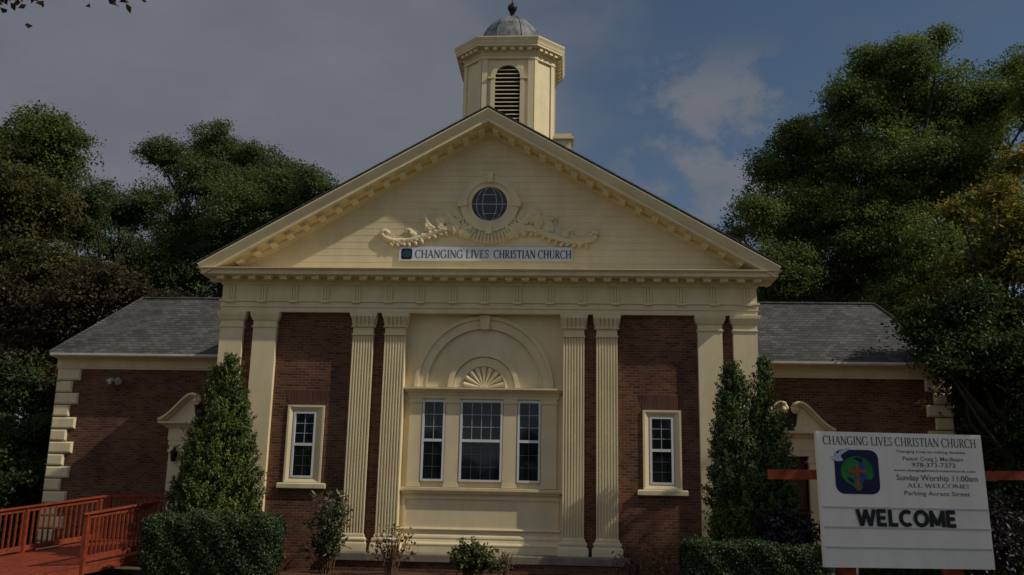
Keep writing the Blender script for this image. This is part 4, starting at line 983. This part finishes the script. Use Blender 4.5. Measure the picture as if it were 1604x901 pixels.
TD = [(15.23, 6.46, 4.47, 1.12), (16.56, 7.01, 3.32, 1.33), (15.73, 7.7, 1.9, 1.35), (17.38, 8.36, 1.11, 1.47), (14.67, 6.87, 2.88, 0.82), (17.44, 6.5, 4.71, 1.42), (14.9, 6.2, 1.2, .9)]
tot = 0
t, k = tree('tree', 'dark olive tree at far left edge, its leaves turning orange', 'tree', TA, (-19.6, 9.6, GZ), 'lf_olive', .17, 1.2, toptint=-.1, trunk=.4); tot += k
t, k = tree('tree', 'green topped tree rising behind the olive tree at far left edge', 'tree', TA2, (-21.4, 13.6, GZ), 'lf_oak', .14, 1.3, trunk=.3); tot += k
t, k = tree('tree', 'low reddish brown tree just behind left wing roof', 'tree', TR, (-14.9, 7.6, GZ), 'lf_rust', .15, 1.4, trunk=.2); tot += k
t, k = tree('shrub', 'leafy green bush beside the left corner quoins', 'shrub', TG, (-14.9, 4.7, GZ), 'lf_dark', .14, 1.4, trunk=.12, tintbias=.1); tot += k
t, k = tree('tree', 'feathery mid green tree left of the largest tree behind left wing', 'tree', TL, (-18.7, 16.6, GZ), 'lf_locust', .12, 1.35, trunk=.3, tintbias=-.08); tot += k
t, k = tree('tree', 'broad green tree behind left wing touching the pediment slope', 'tree', TM, (-14.6, 19.3, GZ), 'lf_locust', .125, 1.35, trunk=.42); tot += k
t, k = tree('tree', 'largest tree, tall green crown rising over right wing', 'tree', TB, (15.8, 14.6, GZ), 'lf_oak', .125, 1.6, trunk=.5); tot += k
TB2 = [(12.6, 20.5, 15.6, 2.4), (15.0, 21.0, 18.6, 2.6), (18.0, 20.5, 21.0, 2.6), (20.5, 21.0, 18.0, 3.0), (17.0, 20.0, 15.0, 3.0), (13.5, 20.0, 11.5, 2.8), (17.5, 20.5, 11.0, 2.8), (21.5, 20.0, 14.0, 3.0), (24.0, 20.5, 21.5, 2.6), (11.2, 19.5, 10.0, 1.6)]
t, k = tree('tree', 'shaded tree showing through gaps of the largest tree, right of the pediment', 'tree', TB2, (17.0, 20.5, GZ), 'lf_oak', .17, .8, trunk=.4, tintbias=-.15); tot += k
t, k = tree('tree', 'yellowing maple at right edge of the photo', 'tree', TY_, (16.4, 5.9, GZ), 'lf_maple', .16, 1.3, trunk=.26, tintbias=-.08, toptint=.3); tot += k
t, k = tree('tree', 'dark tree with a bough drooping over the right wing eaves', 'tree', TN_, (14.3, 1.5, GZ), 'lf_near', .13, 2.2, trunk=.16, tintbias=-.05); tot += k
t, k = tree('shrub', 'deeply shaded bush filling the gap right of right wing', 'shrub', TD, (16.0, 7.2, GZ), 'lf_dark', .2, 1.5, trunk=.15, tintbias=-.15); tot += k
# boughs of a street tree overhanging the top left of the view
TS = [(-4.85, -14.0, 7.88, .20), (-5.3, -13.8, 8.1, .30), (-3.45, -14.05, 7.80, .11), (-5.6, -14.2, 8.9, .7), (-4.3, -14.1, 9.3, .6), (-6.6, -14.4, 9.1, .8), (-3.4, -13.9, 9.2, .5), (-8.5, -14.5, 9.8, 1.3)]
t, k = tree('tree', 'street tree whose autumn leaves hang into the top left corner', 'tree', TS, (-10.5, -14.5, GZ), 'lf_fall', .11, 3.2, trunk=.2, trunk_h=1.2, lowk=.93, sag=-.12); tot += k
# a roadside tree right of the view that shades the sign board
TQ = [(13.6, -11.0, 7.3, 1.3), (15.0, -11.4, 8.4, 1.6), (14.4, -10.4, 6.4, 1.2), (16.2, -11.2, 7.2, 1.5), (13.0, -11.2, 6.3, .8), (15.2, -12.2, 9.6, 1.2), (14.2, -11.2, 9.2, 1.0)]
t, k = tree('tree', 'roadside tree right of the sign board, casting shade on it', 'tree', TQ, (15.2, -11.2, GZ), 'lf_oak', .2, .85, trunk=.22); tot += k

TV = [(17.5, -4.4, 10.2, 1.5), (18.6, -4.2, 11.6, 1.6), (17.3, -4.0, 12.2, 1.2), (18.8, -4.8, 9.2, 1.5), (17.6, -5.2, 8.4, 1.2), (19.6, -4.4, 10.4, 1.4)]
t, k = tree('tree', 'roadside tree beyond the right edge, casting shade on the two columnar evergreens', 'tree', TV, (18.6, -4.5, GZ), 'lf_oak', .22, .35, trunk=.22); tot += k

# far wood closing the horizon behind the church
k = 26000; xx = rng.uniform(-110, 110, k); hh = 7 + 2.5 * np.sin(xx * .13) + 1.6 * np.sin(xx * .41 + 1) + rng.normal(0, .5, k)
zz = GZ + hh * rng.random(k) ** .7; yy = 75 + rng.uniform(0, 9, k) + 4 * np.sin(xx * .2)
P = np.stack([xx, yy, zz], 1); d = rdir(k) + np.array((.2, -.8, .5))
k2 = 9000; xq = rng.uniform(-90, 90, k2); hq = 7.5 + 2. * np.sin(xq * .21) + 1.4 * np.sin(xq * .57 + 2)  # second wood, unseen behind the camera, added for dark reflections in the panes
Q = np.stack([xq, -72 + rng.uniform(-5, 5, k2), GZ + hq * rng.random(k2) ** .7], 1)
tag(leaf_object('far_wood', Q, unit(rdir(k2) + np.array((.1, .8, .5))), rng.normal(size=(k2, 3)), np.full(k2, 1.3), np.full(k2, .9), rng.normal(.4, .2, k2), 'lf_dark'), kind='stuff')
tag(leaf_object('far_wood', P, unit(d), rng.normal(size=(k, 3)), np.full(k, 1.1), np.full(k, .7), rng.normal(.4, .2, k) + .1 * np.sin(xx * .9), 'lf_dark'), kind='stuff')

def conifer(name, label, cat, axes, m, n, leaf, group=None, base=None, tb=0.):
    """axes: list of (x, y, z0, z1, r, power) upright cones of small sprays"""
    t = thing(name, label, cat, base or (axes[0][0], axes[0][1], GZ), group)
    C, N, A, T = [], [], [], []
    tr = MB()
    vol = [a[4] * (a[3] - a[2]) for a in axes]; sv = sum(vol)
    for (x, y, z0, z1, r, pw), v in zip(axes, vol):
        tr.tube([(x, y, GZ), (x, y, z0 + (z1 - z0) * .5), (x, y, z1 - .15)], [.07, .05, .01], 6)
        per = 42; kc = max(20, int(n * v / sv / per)); u = rng.random(kc) ** 1.1
        ph = rng.random(kc) * 2 * math.pi
        lump = 1 + .13 * np.sin(ph * 3 + u * 11 + x) + .10 * np.sin(ph * 7 - u * 23 + y)
        rad = r * (1 - u ** pw) ** .72 * np.clip(u * 6 + .55, 0, 1) * lump * rng.uniform(.70, 1.10, kc)
        cc = np.stack([x + rad * np.cos(ph), y + rad * np.sin(ph), z0 + (z1 - z0) * u], 1)
        od = np.stack([np.cos(ph), np.sin(ph), np.full(kc, .55)], 1); od /= np.linalg.norm(od, axis=1, keepdims=True)
        tb_ = rng.normal(0, .13, kc); cs_ = rng.uniform(.6, 1.35, kc)
        a_ = np.repeat(np.arange(kc), per); k = len(a_)
        tt = rng.random(k)                              # along each upswept spray, narrowing to its tip
        p = cc[a_] + od[a_] * ((tt - .35) * .26 * cs_[a_])[:, None] + rng.normal(size=(k, 3)) * (.058 * cs_[a_] * (1.25 - tt))[:, None]
        p[:, 2] += .09 * tt * tt
        C.append(p); N.append(unit(od[a_] * .8 + rng.normal(size=(k, 3)) * .6)); A.append(od[a_] * .5 + np.array((0, 0, .7)) + rng.normal(size=(k, 3)) * .4)
        T.append(rng.normal(.33 + tb, .13, k) + tb_[a_] + .28 * tt)
    C, N, A, T = map(np.concatenate, (C, N, A, T)); k = len(C)
    sz = leaf * rng.uniform(.6, 1.4, k)
    obj('trunk', tr, 'bark', t, 60, recalc=False)
    leaf_object('crown', C, N, A, sz, sz * .5, T, m, t)
    return t
conifer('evergreen', 'bushy pointed evergreen by the left hedge, in front of the side door', 'evergreen', [(-6.14, -1.55, .2, 4.86, .56, 1.7), (-6.50, -1.45, 0, 4.62, .50, 2.0), (-5.86, -1.6, 0, 4.15, .46, 2.2), (-6.98, -1.9, .2, 1.9, .34, 2.2), (-5.66, -1.9, .2, 3.2, .46, 2.6), (-6.60, -1.95, .2, 3.3, .52, 2.4), (-6.10, -2.1, .2, 3.7, .58, 2.2), (-6.80, -1.5, .2, 3.2, .36, 2.2), (-5.52, -1.6, .5, 2.7, .34, 2.4), (-6.3, -2.2, .1, 2.5, .58, 2.4)], 'lf_cedar', 95000, .066, 'clipped evergreens', (-6.3, -1.5, GZ))
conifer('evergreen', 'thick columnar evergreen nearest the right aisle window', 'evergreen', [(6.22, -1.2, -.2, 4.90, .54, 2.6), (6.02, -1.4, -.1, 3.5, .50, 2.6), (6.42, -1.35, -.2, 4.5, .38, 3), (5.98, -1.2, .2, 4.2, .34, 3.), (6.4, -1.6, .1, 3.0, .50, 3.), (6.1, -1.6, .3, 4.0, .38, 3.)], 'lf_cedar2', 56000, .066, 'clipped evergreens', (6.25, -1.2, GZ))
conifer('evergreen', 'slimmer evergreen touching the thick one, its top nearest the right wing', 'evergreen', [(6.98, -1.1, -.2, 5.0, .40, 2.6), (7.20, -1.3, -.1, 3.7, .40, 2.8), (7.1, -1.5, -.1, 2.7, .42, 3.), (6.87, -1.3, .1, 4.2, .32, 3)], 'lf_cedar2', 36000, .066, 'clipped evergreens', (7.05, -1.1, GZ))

def hedge(name, label, x0, x1, y0, y1, z1, n, leaf, m, group, slope=0., rnd=.35):
    t = thing(name, label, 'hedge', ((x0 + x1) / 2, (y0 + y1) / 2, GZ), group)
    cx, cy, cz = (x0 + x1) / 2, (y0 + y1) / 2, (z1 + GZ) / 2; hx, hy, hz = (x1 - x0) / 2, (y1 - y0) / 2, (z1 - GZ) / 2
    C, Nn = [], []
    areas = [hx * hz * 2, hx * hy * 1.6, hy * hz, hy * hz, hx * hz * .5]; s_ = sum(areas)
    for kind, a in enumerate(areas):
        k = int(n * a / s_); u, v = rng.uniform(-1, 1, k), rng.uniform(-1, 1, k); o = np.ones(k)
        if kind == 0: p, q = np.stack([u, -o, v], 1), np.stack([0 * o, -o, .25 * o], 1)
        elif kind == 1: p, q = np.stack([u, v, o], 1), np.stack([0 * o, 0 * o, o], 1)
        elif kind == 2: p, q = np.stack([-o, u, v], 1), np.stack([-o, 0 * o, 0 * o], 1)
        elif kind == 3: p, q = np.stack([o, u, v], 1), np.stack([o, 0 * o, 0 * o], 1)
        else: p, q = np.stack([u, o, v], 1), np.stack([0 * o, o, 0 * o], 1)
        C.append(p); Nn.append(q)
    C, Nn = np.concatenate(C), np.concatenate(Nn); H = np.array((hx, hy, hz)); rd = min(rnd, hy * .8, hz * .8)
    W = C * H; inner = np.clip(W, -(H - rd), H - rd); dlt = W - inner; ln = np.linalg.norm(dlt, axis=1, keepdims=True) + 1e-9
    sel = (np.abs(dlt) > 1e-6).sum(1) > 1
    W = np.where(sel[:, None], inner + dlt / ln * rd, W); Nn = np.where(sel[:, None], unit(dlt), Nn)
    W[:, 2] = np.where(C[:, 2] < -.5, C[:, 2] * hz, W[:, 2])
    lump = .045 * np.sin(W[:, 0] * 4.1 + W[:, 2] * 3) + .03 * np.sin(W[:, 0] * 23 + 2 * np.sin(W[:, 2] * 19)) * np.sin(W[:, 2] * 21 + W[:, 1] * 17) + .035 * np.sin(W[:, 0] * 9.3 + W[:, 1] * 7 + W[:, 2] * 8) + rng.normal(0, .03, len(W)) - (rng.random(len(W)) ** 3) * .14
    W = W + Nn * lump[:, None] + np.array((cx, cy, cz)); W[:, 2] += slope * (W[:, 0] - cx)
    k = len(W)
    n2 = unit(Nn + rng.normal(size=(k, 3)) * .75); ax = rng.normal(size=(k, 3)); sz = leaf * rng.uniform(.6, 1.4, k)
    core = MB(); r_ = .16
    core.box(x0 + r_, x1 - r_, y0 + r_, y1 - r_, GZ, z1 - r_ - abs(slope) * hx)
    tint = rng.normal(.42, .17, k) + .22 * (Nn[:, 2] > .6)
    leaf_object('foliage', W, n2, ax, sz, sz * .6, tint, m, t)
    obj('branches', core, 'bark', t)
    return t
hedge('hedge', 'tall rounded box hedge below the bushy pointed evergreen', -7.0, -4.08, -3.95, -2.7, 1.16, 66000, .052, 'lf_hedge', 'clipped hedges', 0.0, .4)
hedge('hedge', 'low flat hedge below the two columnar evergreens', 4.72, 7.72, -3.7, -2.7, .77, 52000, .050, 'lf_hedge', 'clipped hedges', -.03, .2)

def bush(name, label, cat, c, rad, n, leaf, m, stems=9, tb=0., width=.5, group=None, open_=.5, up=.4):
    t = thing(name, label, cat, (c[0], c[1], GZ), group)
    st = MB(); Cc, Nn = [], []
    for k in range(stems):
        d = rdir(1)[0]; d[2] = abs(d[2]) * .6 + up; d /= np.linalg.norm(d)
        e = np.array(c) + d * np.array(rad) * rng.uniform(.6, 1.)
        b0 = np.array((c[0] + rng.normal() * .06, c[1] + rng.normal() * .06, GZ)); md = (b0 + e) / 2 + np.array((0, 0, .1))
        pl = spline([tuple(b0), tuple(md), tuple(e)], 5); st.tube(pl, list(np.linspace(.016, .005, len(pl))), 5)
    k = n; d = rdir(k); lob = 1 + .22 * np.sin(d[:, 0] * 7 + 1) * np.sin(d[:, 2] * 6 + d[:, 1] * 5)
    p = np.array(c) + d * np.array(rad) * (rng.random(k) ** open_ * lob)[:, None]
    keep = p[:, 2] > GZ + .03; p = p[keep]; d = d[keep]; k = len(p)
    nn_ = unit(d * .6 + rng.normal(size=(k, 3)) * .6 + np.array((0, 0, .4))); sz = leaf * rng.uniform(.6, 1.35, k)
    obj('stems', st, 'twig', t, 60, recalc=False)
    leaf_object('foliage', p, nn_, d + rng.normal(size=(k, 3)) * .7, sz, sz * width, rng.normal(.45 + tb, .22, k), m, t)
    return t
def twig_bush(name, label, cat, base, ends, per, leaf, m, width=.42, tb=0., tip=0.):
    """a shrub of separate arching stems, each carrying leaves along its outer part"""
    t = thing(name, label, cat, (base[0], base[1], GZ))
    st = MB(); C, N, A, T = [], [], [], []
    for e in ends:
        e = np.array(e); b0 = np.array(base) + np.array((rng.normal() * .07, rng.normal() * .05, 0)); md = b0 * .45 + e * .55 + np.array((rng.normal() * .06, rng.normal() * .06, .12))
        pl = spline([tuple(b0), tuple(md), tuple(e)], 7); st.tube(pl, list(np.linspace(.014, .004, len(pl))), 5)
        P = np.array([tuple(q) for q in pl]); k = int(per * rng.uniform(.6, 1.4)); u = 1 - rng.random(k) ** 1.5 * .55
        p = P[np.clip((u * (len(P) - 1)).astype(int), 0, len(P) - 1)] + rng.normal(size=(k, 3)) * .05
        ax = unit(e - b0[None, :]) * .5 + rng.normal(size=(k, 3)) + np.array((0, 0, -.2))
        C.append(p + unit(ax) * leaf * .45); A.append(ax); N.append(unit(rng.normal(size=(k, 3)) * .6 + np.array((0, -.3, .8)))); T.append(rng.normal(.42 + tb, .2, k) + tip * (u > .93))
    C, N, A, T = map(np.concatenate, (C, N, A, T)); sz = leaf * rng.uniform(.55, 1.3, len(C))
    obj('stems', st, 'twig', t, 60, recalc=False); leaf_object('foliage', C, N, A, sz, sz * width, T, m, t)
    return t
ev = [(-3.6 + rng.normal() * .30, -.9 + rng.normal() * .22, 1.30 + rng.normal() * .24) for _ in range(34)] + [(-3.32 + rng.normal() * .14, -.85, 1.62 + rng.normal() * .10) for _ in range(8)] + [(-3.75 + rng.normal() * .26, -1.05 + rng.normal() * .15, .52 + rng.normal() * .10) for _ in range(16)]
twig_bush('shrub', 'leggy shrub with pale edged leaves between left window and fluted pilaster', 'shrub', (-3.62, -.9, GZ), ev, 22, .15, 'lf_varieg', .40, -.02, .25)
bush('shrub', 'withered brown flower shrub before the left pair of fluted pilasters', 'shrub', (-2.0, -1.1, .45), (.68, .4, .48), 230, .085, 'lf_dry', 26, .0, .8, None, .35, .7)
eh = [(-.02 + rng.normal() * .28, -1.3 + rng.normal() * .25, .26 + rng.normal() * .16) for _ in range(56)] + [(-.08 + rng.normal() * .08, -1.3, .66), (.12, -1.3, .55), (-.45, -1.35, .42), (.5, -1.3, .45)]
twig_bush('shrub', 'small dark holly bush with yellow tips below the middle window', 'shrub', (-.02, -1.3, GZ), eh, 62, .10, 'lf_holly', .55, -.02, .5)
bush('shrub', 'withered reddish weeds under the right aisle window', 'weed', (3.85, -.9, .12), (.62, .35, .45), 230, .09, 'lf_dry', 22, -.1, .5, None, .4, .6)
bush('shrub', 'pale dead flower heads beside the low flat hedge', 'weed', (4.5, -1.0, .15), (.32, .3, .42), 130, .09, 'lf_dry', 12, .25, .8, None, .35, .8)
bush('shrub', 'sparse dry stalks just right of the small holly bush', 'weed', (.75, -.8, .08), (.30, .25, .42), 50, .07, 'lf_dry', 12, .0, .6, None, .35, .9)
bush('shrub', 'dark purple leaved shrub between the slimmer evergreen and the sign', 'shrub', (7.15, -2.2, .95), (.78, .5, .62), 2600, .11, 'lf_purple', 10, -.05, .55, None, .42, .5)
bush('shrub', 'dark purple leaved shrub at right edge, below the red rail', 'shrub', (11.7, -1.6, 1.05), (.95, .7, 1.0), 3200, .12, 'lf_purple', 10, .05, .55, None, .42, .5)
hedge('hedge', 'dark shaded hedge at bottom right edge, behind the sign', 9.3, 13.5, -1.3, -.2, .8, 9000, .11, 'lf_dark', 'clipped hedges', 0, .3)

scn.render.engine = 'CYCLES'
scn.cycles.use_denoising = True
scn.cycles.max_bounces = 6
print('tree leaves', tot)
